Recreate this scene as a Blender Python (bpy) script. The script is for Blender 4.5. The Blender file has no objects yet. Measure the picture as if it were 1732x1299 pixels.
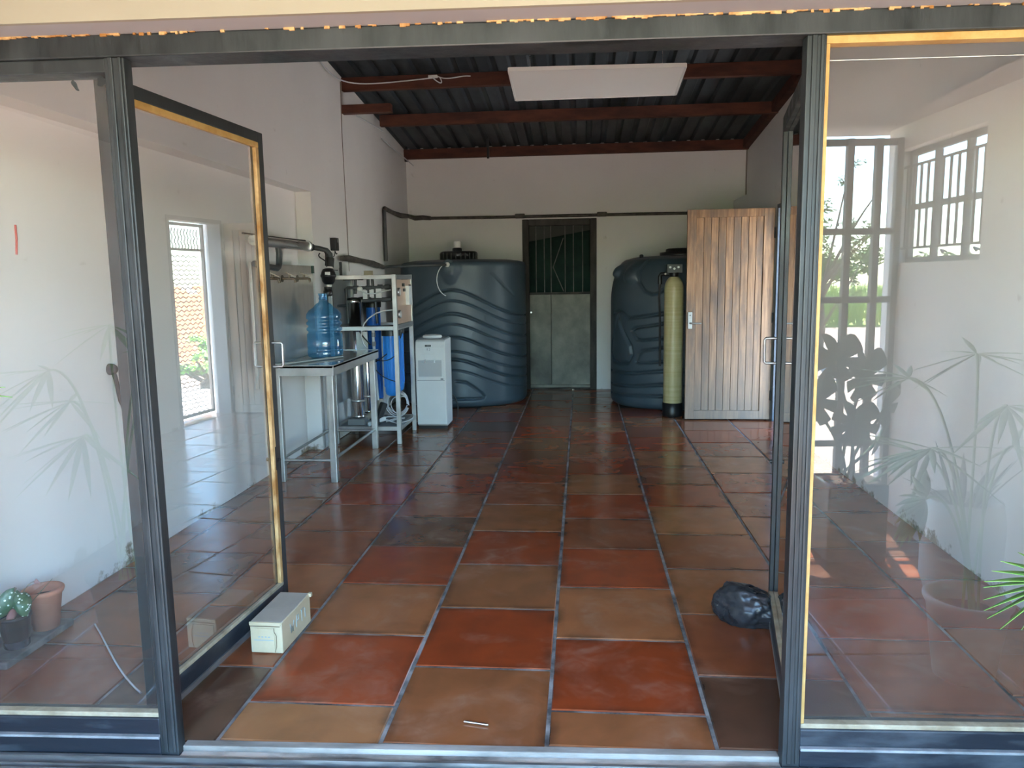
import bpy, math, random
import numpy as np
from mathutils import Vector, Matrix, noise

random.seed(7)
SC = bpy.context.scene
COL = SC.collection
PI = math.pi

# ------------------------------------------------------------------ camera
CAM_H = 1.4136
RT = Vector((0.99588658, 0.08931157, -0.01527604))
UP = Vector((0.00288519, 0.13725083, 0.99053212))
FW = Vector((-0.09056262, 0.98650173, -0.13642857))
FPX = 1301.35
cam_d = bpy.data.cameras.new('camera')
cam_d.sensor_width = 36.0
cam_d.lens = FPX / 1732.0 * 36.0
cam_d.clip_start = 0.02
cam_d.clip_end = 400
cam = bpy.data.objects.new('camera', cam_d)
COL.objects.link(cam)
cam.matrix_world = Matrix(((RT.x, UP.x, -FW.x, 0), (RT.y, UP.y, -FW.y, 0), (RT.z, UP.z, -FW.z, CAM_H), (0, 0, 0, 1)))
SC.camera = cam

# ------------------------------------------------------------------ world, sun, exposure
world = bpy.data.worlds.new('world')
SC.world = world
world.use_nodes = True
wn = world.node_tree
wn.nodes.clear()
sky = wn.nodes.new('ShaderNodeTexSky')
sky.sky_type = 'NISHITA'
sky.sun_disc = False
sky.sun_elevation = math.radians(58)
sky.sun_rotation = math.radians(155)
sky.air_density = 1.3
sky.dust_density = 0.35
sky.ozone_density = 2.0
bg = wn.nodes.new('ShaderNodeBackground')
bg.inputs['Strength'].default_value = 0.42
wo = wn.nodes.new('ShaderNodeOutputWorld')
tint = wn.nodes.new('ShaderNodeMixRGB')
tint.blend_type = 'MULTIPLY'
tint.inputs[0].default_value = 1.0
tint.inputs[2].default_value = (0.76, 0.98, 1.13, 1)
wn.links.new(sky.outputs[0], tint.inputs[1])
wn.links.new(tint.outputs[0], bg.inputs[0])
wn.links.new(bg.outputs[0], wo.inputs[0])

sun_d = bpy.data.lights.new('sun', 'SUN')
sun_d.energy = 14.0
sun_d.angle = math.radians(0.6)
sun_d.color = (1.0, 0.95, 0.88)
sun = bpy.data.objects.new('sun', sun_d)
COL.objects.link(sun)
SUN_DIR = Vector((0.10, -0.48, 0.87)).normalized()      # towards the sun
sun.rotation_euler = SUN_DIR.to_track_quat('Z', 'Y').to_euler()
sun.location = (3, -4, 12)


def portal(name, loc, rot, sx, sy):
    d = bpy.data.lights.new(name, 'AREA')
    d.shape = 'RECTANGLE'
    d.size, d.size_y = sx, sy
    d.cycles.is_portal = True
    o = bpy.data.objects.new(name, d)
    COL.objects.link(o)
    o.location = loc
    o.rotation_euler = rot
    return o


portal('portal_porch', (0.2, -0.30, 1.09), (PI / 2, 0, 0), 3.6, 2.27)
portal('portal_side_door', (2.02, 7.1, 1.03), (PI / 2, 0, PI / 2), 0.95, 2.1)
portal('portal_porch_window', (2.07, 0.18, 1.78), (PI / 2, 0, PI / 2), 0.86, 0.62)

SC.view_settings.view_transform = 'Standard'
SC.view_settings.look = 'None'
SC.view_settings.gamma = 1.0
SC.view_settings.use_curve_mapping = False
SC.view_settings.exposure = 2.6
SC.cycles.max_bounces = 14
SC.cycles.diffuse_bounces = 7
SC.cycles.transparent_max_bounces = 24
SC.cycles.caustics_reflective = False
SC.cycles.caustics_refractive = False
SC.cycles.sample_clamp_indirect = 6.0
SC.cycles.use_denoising = True


def pt(x, y, depth):
    """point at room depth `depth` (metres) measured from the photograph"""
    d = RT * ((x - 866) / FPX) - UP * ((y - 649.5) / FPX) + FW
    t = depth / d.y
    return Vector((d.x * t, depth, CAM_H + d.z * t))


# ------------------------------------------------------------------ materials
MATS = {}


def mat(name, c1, c2=None, scale=6.0, rough=0.6, rough2=None, metal=0.0, bump=0.0, bscale=None, spec=0.5,
        stretch=(1, 1, 1), coord='Object', trans=0.0, ior=1.45, emit=None, coat=0.0, lo=0.35, hi=0.65, alpha=1.0, subs=0.0):
    if name in MATS:
        return MATS[name]
    m = bpy.data.materials.new(name)
    MATS[name] = m
    m.use_nodes = True
    nt = m.node_tree
    b = nt.nodes['Principled BSDF']
    b.inputs['Base Color'].default_value = (*c1, 1)
    b.inputs['Roughness'].default_value = rough
    b.inputs['Metallic'].default_value = metal
    b.inputs['Specular IOR Level'].default_value = spec
    b.inputs['IOR'].default_value = ior
    b.inputs['Transmission Weight'].default_value = trans
    b.inputs['Coat Weight'].default_value = coat
    if c2 is None and not bump and rough2 is None:
        return m
    if coord == 'World':
        g = nt.nodes.new('ShaderNodeNewGeometry')
        src = g.outputs['Position']
    else:
        tc = nt.nodes.new('ShaderNodeTexCoord')
        oi = nt.nodes.new('ShaderNodeObjectInfo')
        mu = nt.nodes.new('ShaderNodeMath')
        mu.operation = 'MULTIPLY'
        mu.inputs[1].default_value = 37.0
        nt.links.new(oi.outputs['Random'], mu.inputs[0])
        ad = nt.nodes.new('ShaderNodeVectorMath')
        ad.operation = 'ADD'
        nt.links.new(tc.outputs['Object'], ad.inputs[0])
        nt.links.new(mu.outputs[0], ad.inputs[1])
        src = ad.outputs[0]
    mp = nt.nodes.new('ShaderNodeMapping')
    mp.inputs['Scale'].default_value = stretch
    nt.links.new(src, mp.inputs[0])
    nz = nt.nodes.new('ShaderNodeTexNoise')
    nz.inputs['Scale'].default_value = scale
    nz.inputs['Detail'].default_value = 7
    nz.inputs['Roughness'].default_value = 0.6
    nt.links.new(mp.outputs[0], nz.inputs['Vector'])
    rp = nt.nodes.new('ShaderNodeValToRGB')
    rp.color_ramp.elements[0].position = lo
    rp.color_ramp.elements[1].position = hi
    rp.color_ramp.elements[0].color = (*c1, 1)
    rp.color_ramp.elements[1].color = (*(c2 or c1), 1)
    nt.links.new(nz.outputs['Fac'], rp.inputs[0])
    if c2 is not None:
        nt.links.new(rp.outputs[0], b.inputs['Base Color'])
    if rough2 is not None:
        mr = nt.nodes.new('ShaderNodeMapRange')
        mr.inputs['From Min'].default_value = lo
        mr.inputs['From Max'].default_value = hi
        mr.inputs['To Min'].default_value = rough
        mr.inputs['To Max'].default_value = rough2
        nt.links.new(nz.outputs['Fac'], mr.inputs[0])
        nt.links.new(mr.outputs[0], b.inputs['Roughness'])
    if bump:
        n2 = nt.nodes.new('ShaderNodeTexNoise')
        n2.inputs['Scale'].default_value = bscale or scale * 3
        n2.inputs['Detail'].default_value = 6
        nt.links.new(mp.outputs[0], n2.inputs['Vector'])
        bp = nt.nodes.new('ShaderNodeBump')
        bp.inputs['Strength'].default_value = bump
        bp.inputs['Distance'].default_value = 0.01
        nt.links.new(n2.outputs['Fac'], bp.inputs['Height'])
        nt.links.new(bp.outputs[0], b.inputs['Normal'])
    return m


def wall_mat(name, col, col2, dirt=True, dz=0.13):
    """painted plaster: faint blotches, patches of bare dirty plaster along the foot"""
    m = bpy.data.materials.new(name)
    MATS[name] = m
    m.use_nodes = True
    nt = m.node_tree
    L = nt.links
    b = nt.nodes['Principled BSDF']
    b.inputs['Roughness'].default_value = 0.62
    g = nt.nodes.new('ShaderNodeNewGeometry')
    nz = nt.nodes.new('ShaderNodeTexNoise')
    nz.inputs['Scale'].default_value = 1.1
    nz.inputs['Detail'].default_value = 8
    L.new(g.outputs['Position'], nz.inputs['Vector'])
    rp = nt.nodes.new('ShaderNodeValToRGB')
    rp.color_ramp.elements[0].position = 0.3
    rp.color_ramp.elements[1].position = 0.7
    rp.color_ramp.elements[0].color = (*col, 1)
    rp.color_ramp.elements[1].color = (*col2, 1)
    L.new(nz.outputs['Fac'], rp.inputs[0])
    # small scuffs
    n3 = nt.nodes.new('ShaderNodeTexNoise')
    n3.inputs['Scale'].default_value = 9
    n3.inputs['Detail'].default_value = 4
    L.new(g.outputs['Position'], n3.inputs['Vector'])
    r3 = nt.nodes.new('ShaderNodeValToRGB')
    r3.color_ramp.elements[0].position = 0.71
    r3.color_ramp.elements[1].position = 0.78
    r3.color_ramp.elements[0].color = (0, 0, 0, 1)
    r3.color_ramp.elements[1].color = (0.5, 0.5, 0.5, 1)
    L.new(n3.outputs['Fac'], r3.inputs[0])
    mx3 = nt.nodes.new('ShaderNodeMixRGB')
    mx3.inputs[2].default_value = (col[0] * .72, col[1] * .7, col[2] * .66, 1)
    L.new(r3.outputs[0], mx3.inputs[0])
    L.new(rp.outputs[0], mx3.inputs[1])
    out = mx3.outputs[0]
    if dirt:
        sp = nt.nodes.new('ShaderNodeSeparateXYZ')
        L.new(g.outputs['Position'], sp.inputs[0])
        n2 = nt.nodes.new('ShaderNodeTexNoise')
        n2.inputs['Scale'].default_value = 4.0
        n2.inputs['Detail'].default_value = 9
        n2.inputs['Roughness'].default_value = 0.7
        L.new(g.outputs['Position'], n2.inputs['Vector'])
        ma = nt.nodes.new('ShaderNodeMath')
        ma.operation = 'MULTIPLY_ADD'
        ma.inputs[1].default_value = -0.62
        L.new(n2.outputs['Fac'], ma.inputs[0])
        L.new(sp.outputs['Z'], ma.inputs[2])
        mr = nt.nodes.new('ShaderNodeMapRange')
        mr.inputs['From Min'].default_value = -0.31 + dz - 0.13
        mr.inputs['From Max'].default_value = -0.26 + dz - 0.13
        mr.inputs['To Min'].default_value = 1
        mr.inputs['To Max'].default_value = 0
        L.new(ma.outputs[0], mr.inputs[0])
        rd = nt.nodes.new('ShaderNodeValToRGB')
        rd.color_ramp.elements[0].position = 0.35
        rd.color_ramp.elements[1].position = 0.65
        rd.color_ramp.elements[0].color = (0.16, 0.13, 0.085, 1)
        rd.color_ramp.elements[1].color = (0.42, 0.34, 0.23, 1)
        L.new(n3.outputs['Fac'], rd.inputs[0])
        mx = nt.nodes.new('ShaderNodeMixRGB')
        L.new(mr.outputs[0], mx.inputs[0])
        L.new(out, mx.inputs[1])
        L.new(rd.outputs[0], mx.inputs[2])
        out = mx.outputs[0]
    L.new(out, b.inputs['Base Color'])
    bp = nt.nodes.new('ShaderNodeBump')
    bp.inputs['Strength'].default_value = 0.25
    bp.inputs['Distance'].default_value = 0.01
    n4 = nt.nodes.new('ShaderNodeTexNoise')
    n4.inputs['Scale'].default_value = 7
    n4.inputs['Detail'].default_value = 8
    L.new(g.outputs['Position'], n4.inputs['Vector'])
    L.new(n4.outputs['Fac'], bp.inputs['Height'])
    L.new(bp.outputs[0], b.inputs['Normal'])
    return m


def tile_mat():
    m = bpy.data.materials.new('waxed_clay_tile')
    MATS['tile'] = m
    m.use_nodes = True
    nt = m.node_tree
    L = nt.links
    b = nt.nodes['Principled BSDF']
    oi = nt.nodes.new('ShaderNodeObjectInfo')
    g = nt.nodes.new('ShaderNodeNewGeometry')
    tc = nt.nodes.new('ShaderNodeTexCoord')

    def noise_(scale, detail, dist):
        n = nt.nodes.new('ShaderNodeTexNoise')
        n.inputs['Scale'].default_value = scale
        n.inputs['Detail'].default_value = detail
        n.inputs['Distortion'].default_value = dist
        L.new(g.outputs['Position'], n.inputs['Vector'])
        return n.outputs['Fac']

    def rng(src, a0, a1, b0, b1):
        r = nt.nodes.new('ShaderNodeMapRange')
        for k_, v_ in (('From Min', a0), ('From Max', a1), ('To Min', b0), ('To Max', b1)):
            r.inputs[k_].default_value = v_
        L.new(src, r.inputs[0])
        return r.outputs[0]

    def op(kind, p, q):
        m_ = nt.nodes.new('ShaderNodeMath')
        m_.operation = kind
        for i_, z_ in enumerate((p, q)):
            if isinstance(z_, (int, float)):
                m_.inputs[i_].default_value = z_
            elif z_ is not None:
                L.new(z_, m_.inputs[i_])
        return m_.outputs[0]

    nA = noise_(6.0, 6, 0.4)
    nB = noise_(2.6, 4, 1.3)
    nC = noise_(14.0, 5, 0.8)
    # grime gathered along the tile edges
    sp = nt.nodes.new('ShaderNodeSeparateXYZ')
    L.new(tc.outputs['Object'], sp.inputs[0])
    edge = op('MAXIMUM', op('ABSOLUTE', sp.outputs['X'], None), op('ABSOLUTE', sp.outputs['Y'], None))
    edge = op('MULTIPLY', rng(edge, .195, .252, 0, 1), rng(nA, .35, .65, .15, 1.0))
    mott = rng(nA, .3, .7, 0.0, .28)
    dark = op('MULTIPLY', op('MAXIMUM', mott, op('MULTIPLY', edge, .75)), 1.0)
    mxd = nt.nodes.new('ShaderNodeMixRGB')
    mxd.inputs[2].default_value = (0.028, 0.017, 0.012, 1)
    L.new(dark, mxd.inputs[0])
    L.new(oi.outputs['Color'], mxd.inputs[1])
    # soft pale wash marks left by drying water
    pale = op('MULTIPLY', rng(nB, .50, .74, 0, 1), rng(nC, .35, .7, .15, 1))
    pale = op('MULTIPLY', pale, .5)
    mx = nt.nodes.new('ShaderNodeMixRGB')
    mx.inputs[2].default_value = (0.42, 0.26, 0.18, 1)
    L.new(pale, mx.inputs[0])
    L.new(mxd.outputs[0], mx.inputs[1])
    L.new(mx.outputs[0], b.inputs['Base Color'])
    L.new(rng(nB, .35, .7, .15, .27), b.inputs['Roughness'])
    b.inputs['Specular IOR Level'].default_value = 0.6
    bp = nt.nodes.new('ShaderNodeBump')
    bp.inputs['Strength'].default_value = 0.06
    bp.inputs['Distance'].default_value = 0.01
    n4 = nt.nodes.new('ShaderNodeTexNoise')
    n4.inputs['Scale'].default_value = 9
    n4.inputs['Detail'].default_value = 3
    L.new(g.outputs['Position'], n4.inputs['Vector'])
    L.new(n4.outputs['Fac'], bp.inputs['Height'])
    L.new(bp.outputs[0], b.inputs['Normal'])
    return m


def glass_mat(name, haze=0.012, tint=(0.985, 0.99, 0.99), ior=1.64):
    """flat window glass: transparent + fresnel reflection + a patchy milky film"""
    m = bpy.data.materials.new(name)
    MATS[name] = m
    m.use_nodes = True
    nt = m.node_tree
    nt.nodes.clear()
    L = nt.links
    o = nt.nodes.new('ShaderNodeOutputMaterial')
    tr = nt.nodes.new('ShaderNodeBsdfTransparent')
    tr.inputs[0].default_value = (*tint, 1)
    gl = nt.nodes.new('ShaderNodeBsdfGlossy')
    gl.inputs['Roughness'].default_value = 0.0
    gl.inputs['Color'].default_value = (1, 1, 1, 1)
    df = nt.nodes.new('ShaderNodeBsdfDiffuse')
    df.inputs[0].default_value = (0.8, 0.8, 0.78, 1)
    fr = nt.nodes.new('ShaderNodeFresnel')
    fr.inputs['IOR'].default_value = ior
    g = nt.nodes.new('ShaderNodeNewGeometry')
    # both faces of the sheet reflect; the pair is counted once, on the face the ray enters by
    inv = nt.nodes.new('ShaderNodeMath')
    inv.operation = 'SUBTRACT'
    inv.inputs[0].default_value = 1.0
    L.new(g.outputs['Backfacing'], inv.inputs[1])
    dbl = nt.nodes.new('ShaderNodeMath')
    dbl.operation = 'MULTIPLY'
    dbl.use_clamp = True
    L.new(fr.outputs[0], dbl.inputs[0])
    dbl.inputs[1].default_value = 1.7
    fac = nt.nodes.new('ShaderNodeMath')
    fac.operation = 'MULTIPLY'
    L.new(dbl.outputs[0], fac.inputs[0])
    L.new(inv.outputs[0], fac.inputs[1])
    m1 = nt.nodes.new('ShaderNodeMixShader')
    L.new(fac.outputs[0], m1.inputs[0])
    L.new(tr.outputs[0], m1.inputs[1])
    L.new(gl.outputs[0], m1.inputs[2])
    nz = nt.nodes.new('ShaderNodeTexNoise')
    nz.inputs['Scale'].default_value = 2.5
    nz.inputs['Detail'].default_value = 5
    L.new(g.outputs['Position'], nz.inputs['Vector'])
    mr = nt.nodes.new('ShaderNodeMapRange')
    mr.inputs['From Min'].default_value = 0.3
    mr.inputs['From Max'].default_value = 0.7
    mr.inputs['To Min'].default_value = haze * 0.4
    mr.inputs['To Max'].default_value = haze * 1.5
    L.new(nz.outputs['Fac'], mr.inputs[0])
    m2 = nt.nodes.new('ShaderNodeMixShader')  # patchy white diffuse film mixed over the whole pane
    L.new(mr.outputs[0], m2.inputs[0])
    L.new(m1.outputs[0], m2.inputs[1])
    L.new(df.outputs[0], m2.inputs[2])
    L.new(m2.outputs[0], o.inputs[0])
    return m


def bottle_mat():
    m = bpy.data.materials.new('blue_bottle_plastic')
    m.use_nodes = True
    nt = m.node_tree
    nt.nodes.clear()
    L = nt.links
    o = nt.nodes.new('ShaderNodeOutputMaterial')
    tr = nt.nodes.new('ShaderNodeBsdfTransparent')
    tr.inputs[0].default_value = (0.50, 0.78, 0.945, 1)
    gl = nt.nodes.new('ShaderNodeBsdfGlossy')
    gl.inputs['Roughness'].default_value = 0.06
    df = nt.nodes.new('ShaderNodeBsdfDiffuse')
    df.inputs[0].default_value = (0.10, 0.42, 0.78, 1)
    fr = nt.nodes.new('ShaderNodeFresnel')
    fr.inputs['IOR'].default_value = 2.0
    m0 = nt.nodes.new('ShaderNodeMixShader')
    m0.inputs[0].default_value = 0.15
    L.new(tr.outputs[0], m0.inputs[1])
    L.new(df.outputs[0], m0.inputs[2])
    g = nt.nodes.new('ShaderNodeNewGeometry')
    inv = nt.nodes.new('ShaderNodeMath')
    inv.operation = 'SUBTRACT'
    inv.inputs[0].default_value = 1.0
    L.new(g.outputs['Backfacing'], inv.inputs[1])
    fac = nt.nodes.new('ShaderNodeMath')
    fac.operation = 'MULTIPLY'
    L.new(fr.outputs[0], fac.inputs[0])
    L.new(inv.outputs[0], fac.inputs[1])
    m1 = nt.nodes.new('ShaderNodeMixShader')
    L.new(fac.outputs[0], m1.inputs[0])
    L.new(m0.outputs[0], m1.inputs[1])
    L.new(gl.outputs[0], m1.inputs[2])
    L.new(m1.outputs[0], o.inputs[0])
    return m


def spotted_leaf_mat():
    m = bpy.data.materials.new('spotted_leaf')
    m.use_nodes = True
    nt = m.node_tree
    L = nt.links
    b = nt.nodes['Principled BSDF']
    b.inputs['Roughness'].default_value = 0.4
    tc = nt.nodes.new('ShaderNodeTexCoord')
    v = nt.nodes.new('ShaderNodeTexVoronoi')
    v.inputs['Scale'].default_value = 75
    L.new(tc.outputs['Object'], v.inputs['Vector'])
    r = nt.nodes.new('ShaderNodeValToRGB')
    r.color_ramp.interpolation = 'CONSTANT'
    r.color_ramp.elements[0].color = (0.75, 0.85, 0.75, 1)
    r.color_ramp.elements[1].position = 0.3
    r.color_ramp.elements[1].color = (0.03, 0.11, 0.045, 1)
    L.new(v.outputs['Distance'], r.inputs[0])
    L.new(r.outputs[0], b.inputs['Base Color'])
    return m


def wood_mat():
    m = bpy.data.materials.new('weathered_door_wood')
    m.use_nodes = True
    nt = m.node_tree
    L = nt.links
    b = nt.nodes['Principled BSDF']
    b.inputs['Roughness'].default_value = 0.62
    oi = nt.nodes.new('ShaderNodeObjectInfo')
    g = nt.nodes.new('ShaderNodeNewGeometry')
    mu = nt.nodes.new('ShaderNodeMath')
    mu.operation = 'MULTIPLY'
    mu.inputs[1].default_value = 20.0
    L.new(oi.outputs['Random'], mu.inputs[0])
    ad = nt.nodes.new('ShaderNodeVectorMath')
    ad.operation = 'ADD'
    L.new(g.outputs['Position'], ad.inputs[0])
    L.new(mu.outputs[0], ad.inputs[1])
    mp = nt.nodes.new('ShaderNodeMapping')
    mp.inputs['Scale'].default_value = (26, 26, 1.3)
    L.new(ad.outputs[0], mp.inputs[0])
    n1 = nt.nodes.new('ShaderNodeTexNoise')
    n1.inputs['Scale'].default_value = 2.2
    n1.inputs['Detail'].default_value = 6
    L.new(mp.outputs[0], n1.inputs['Vector'])
    r1 = nt.nodes.new('ShaderNodeValToRGB')
    r1.color_ramp.elements[0].position = 0.3
    r1.color_ramp.elements[1].position = 0.7
    r1.color_ramp.elements[0].color = (0.13, 0.062, 0.030, 1)
    r1.color_ramp.elements[1].color = (0.36, 0.205, 0.108, 1)
    L.new(n1.outputs['Fac'], r1.inputs[0])
    # board to board difference
    hv = nt.nodes.new('ShaderNodeHueSaturation')
    mr = nt.nodes.new('ShaderNodeMapRange')
    mr.inputs['To Min'].default_value = 0.75
    mr.inputs['To Max'].default_value = 1.2
    L.new(oi.outputs['Random'], mr.inputs[0])
    L.new(mr.outputs[0], hv.inputs['Value'])
    L.new(r1.outputs[0], hv.inputs['Color'])
    # grey weathering and black smears in broad vertical patches
    mp2 = nt.nodes.new('ShaderNodeMapping')
    mp2.inputs['Scale'].default_value = (6, 6, 1.6)
    L.new(ad.outputs[0], mp2.inputs[0])
    n2 = nt.nodes.new('ShaderNodeTexNoise')
    n2.inputs['Scale'].default_value = 1.1
    n2.inputs['Detail'].default_value = 7
    n2.inputs['Roughness'].default_value = 0.65
    L.new(mp2.outputs[0], n2.inputs['Vector'])
    r2 = nt.nodes.new('ShaderNodeValToRGB')
    r2.color_ramp.elements[0].position = 0.45
    r2.color_ramp.elements[1].position = 0.62
    r2.color_ramp.elements[0].color = (0, 0, 0, 1)
    r2.color_ramp.elements[1].color = (0.75, 0.75, 0.75, 1)
    L.new(n2.outputs['Fac'], r2.inputs[0])
    mx = nt.nodes.new('ShaderNodeMixRGB')
    mx.inputs[2].default_value = (0.085, 0.062, 0.05, 1)
    L.new(r2.outputs[0], mx.inputs[0])
    L.new(hv.outputs[0], mx.inputs[1])
    # grey bleached foot of the door
    sp = nt.nodes.new('ShaderNodeSeparateXYZ')
    L.new(g.outputs['Position'], sp.inputs[0])
    m3 = nt.nodes.new('ShaderNodeMapRange')
    m3.inputs['From Min'].default_value = 0.1
    m3.inputs['From Max'].default_value = 1.3
    m3.inputs['To Min'].default_value = 0.6
    m3.inputs['To Max'].default_value = 0.0
    L.new(sp.outputs['Z'], m3.inputs[0])
    mx2 = nt.nodes.new('ShaderNodeMixRGB')
    mx2.inputs[2].default_value = (0.29, 0.235, 0.19, 1)
    L.new(m3.outputs[0], mx2.inputs[0])
    L.new(mx.outputs[0], mx2.inputs[1])
    L.new(mx2.outputs[0], b.inputs['Base Color'])
    return m


WALL = wall_mat('white_plaster', (0.70, 0.70, 0.68), (0.78, 0.78, 0.76), dz=.06)
WALL_IN = wall_mat('room_plaster', (0.79, 0.78, 0.765), (0.85, 0.845, 0.83), dz=0.085)
CREAM = wall_mat('cream_plaster', (0.28, 0.262, 0.205), (0.325, 0.305, 0.245), dirt=False)
LILAC = wall_mat('lintel_plaster', (0.31, 0.315, 0.335), (0.37, 0.375, 0.395), dirt=False)
TILE = tile_mat()
GROUT = mat('grout', (0.06, 0.06, 0.058), (0.34, 0.33, 0.31), 9, 0.8, bump=0.3)
FRAME = mat('dark_frame_paint', (0.012, 0.015, 0.017), (0.036, 0.042, 0.046), 10, 0.34, 0.6, bump=0.15, bscale=40, stretch=(1, 1, .25))
FRAMEB = mat('dusty_rail_paint', (0.014, 0.018, 0.026), (0.10, 0.12, 0.14), 7, 0.42, 0.75, bump=0.2, bscale=40, stretch=(.3, 1, 1), lo=.45, hi=.75)
BEAD = mat('ochre_beading', (0.40, 0.225, 0.062), (0.50, 0.32, 0.115), 14, 0.6, bump=0.2, lo=.35, hi=.6)
BEADW = mat('worn_beading', (0.30, 0.14, 0.035), (0.62, 0.42, 0.2), 18, 0.6, bump=0.2, stretch=(1, 1, .4), lo=.38, hi=.6)
BEADP = mat('pale_beading', (0.26, 0.21, 0.14), (0.44, 0.385, 0.28), 12, 0.7, bump=0.2)
GLASS = glass_mat('window_glass')
GLASSC = glass_mat('clear_glass', 0.01, ior=1.5)
ALU = mat('worn_aluminium', (0.34, 0.34, 0.34), (0.46, 0.46, 0.46), 40, 0.35, 0.55, metal=0.9, stretch=(.2, 1, 1))
SILLC = mat('sill_plaster', (0.10, 0.095, 0.085), (0.50, 0.46, 0.40), 7, 0.8, bump=0.4, stretch=(.4, 1, 1), lo=.4, hi=.62)
STEEL = mat('brushed_stainless', (0.62, 0.61, 0.58), (0.74, 0.73, 0.70), 5, 0.26, 0.4, metal=1.0, stretch=(1, 1, 6))
STEELM = mat('polished_stainless', (0.72, 0.70, 0.67), (0.78, 0.77, 0.74), 4, 0.12, 0.2, metal=1.0)
STEELW = mat('satin_square_tube', (0.44, 0.44, 0.42), (0.56, 0.56, 0.54), 8, 0.34, 0.48, metal=0.85)
STEELP = mat('warm_reflection_sheet', (0.66, 0.59, 0.53), (0.74, 0.67, 0.61), 3, 0.30, 0.42, metal=0.9, stretch=(1, 6, 1))  # warm reflection of the wooden door put into the steel's colour
PEACH = mat('control_plate_steel', (0.70, 0.50, 0.37), (0.76, 0.56, 0.43), 6, 0.35, metal=0.35)
RUST = mat('rust_red_beam', (0.050, 0.016, 0.010), (0.115, 0.036, 0.020), 9, 0.75, bump=0.3, stretch=(.3, 1, 1))
ROOF = mat('old_roof_sheet', (0.022, 0.030, 0.034), (0.085, 0.10, 0.11), 3, 0.55, metal=0.3, stretch=(1, .3, 1))
WHITEP = mat('white_appliance', (0.76, 0.77, 0.75), (0.80, 0.81, 0.79), 3, 0.32)
GREYP = mat('grey_appliance', (0.20, 0.21, 0.21), None, rough=0.4)
TANK = mat('blue_grey_polyethylene', (0.046, 0.070, 0.090), (0.060, 0.086, 0.108), 3, 0.34, 0.48, bump=0.08, bscale=60)
BLACK = mat('black_plastic', (0.010, 0.010, 0.011), None, rough=0.38)
BLACKM = mat('black_rubber', (0.016, 0.016, 0.017), (0.03, 0.03, 0.032), 20, 0.7)
PIPE = mat('dark_grey_pvc', (0.045, 0.05, 0.053), (0.075, 0.08, 0.083), 10, 0.42)
PIPEB = mat('taped_pipe', (0.05, 0.045, 0.040), (0.12, 0.105, 0.09), 14, 0.65)
BLUEF = mat('blue_filter_housing', (0.025, 0.24, 0.74), (0.032, 0.27, 0.80), 5, 0.3)
BLUED = mat('deep_blue_housing', (0.012, 0.12, 0.48), (0.016, 0.14, 0.54), 5, 0.3)
WHITE = mat('white_plastic', (0.78, 0.78, 0.76), None, rough=0.45)
CARD = mat('white_card', (0.72, 0.73, 0.72), None, rough=0.8)
FIBRE = mat('wound_fibreglass', (0.46, 0.40, 0.19), (0.56, 0.50, 0.28), 4, 0.32, bump=0.15, bscale=18, stretch=(.3, .3, 9))
WOOD = wood_mat()
GREYDOOR = mat('grimy_grey_door', (0.085, 0.085, 0.068), (0.27, 0.26, 0.21), 2.6, 0.5, bump=0.15, stretch=(1, 1, .8), lo=.3, hi=.62)
DARKWOOD = mat('dark_door_frame', (0.020, 0.017, 0.014), (0.06, 0.053, 0.045), 8, 0.65, bump=0.3, stretch=(1, 1, .3))
SHADE = mat('green_shade_cloth', (0.006, 0.022, 0.018), (0.012, 0.042, 0.032), 6, 0.8)
SHADEG = mat('grey_cloth_strip', (0.06, 0.065, 0.062), None, rough=0.8)
TERRA = mat('terracotta', (0.42, 0.17, 0.10), (0.50, 0.22, 0.14), 9, 0.75, bump=0.15)
SOIL = mat('soil', (0.03, 0.02, 0.013), (0.07, 0.05, 0.03), 40, 0.95, bump=0.6)
LEAF = mat('palm_leaf', (0.13, 0.36, 0.06), (0.27, 0.52, 0.12), 12, 0.42)
LEAFD = mat('dark_leaf', (0.020, 0.075, 0.028), (0.04, 0.12, 0.045), 12, 0.4)
LEAFP = mat('pink_leaf', (0.20, 0.075, 0.075), (0.28, 0.12, 0.11), 12, 0.5)
SPOT = spotted_leaf_mat()
CARTON = mat('cream_carton', (0.46, 0.385, 0.25), (0.54, 0.465, 0.32), 6, 0.8, bump=0.15)
CARTONT = mat('carton_top', (0.38, 0.34, 0.28), (0.44, 0.40, 0.34), 6, 0.8)
CARTONE = mat('carton_edge', (0.22, 0.17, 0.11), None, rough=0.9)
INK = mat('faded_blue_ink', (0.30, 0.38, 0.40), None, rough=0.8)
BAGM = mat('black_bin_bag', (0.016, 0.018, 0.022), (0.034, 0.036, 0.042), 8, 0.22, 0.40)
GROUND = mat('dry_ground', (0.31, 0.24, 0.18), (0.41, 0.33, 0.255), 1.2, 0.95, bump=0.3, coord='World')
GRASSM = mat('field_grass', (0.20, 0.32, 0.06), (0.42, 0.46, 0.13), 0.5, 0.8, coord='World')
BUSH = mat('bush_leaf', (0.07, 0.15, 0.045), (0.16, 0.24, 0.08), 3, 0.8)
BARK = mat('bark', (0.10, 0.075, 0.055), (0.17, 0.135, 0.10), 9, 0.9)
BRICKM = mat('orange_face_brick', (0.48, 0.19, 0.085), (0.62, 0.29, 0.14), 6, 0.85)
GATEP = mat('grey_gate_paint', (0.085, 0.075, 0.07), (0.13, 0.115, 0.105), 8, 0.55)
RED = mat('red_mark', (0.55, 0.05, 0.03), None, rough=0.6)
CEILP = mat('porch_ceiling', (0.36, 0.355, 0.35), (0.42, 0.415, 0.41), 2, 0.8)
GREENP = mat('dark_green_planter', (0.025, 0.055, 0.045), None, rough=0.5)
BRASS = mat('aged_brass_tap', (0.13, 0.10, 0.07), (0.24, 0.20, 0.155), 20, 0.42, metal=0.85)
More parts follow.
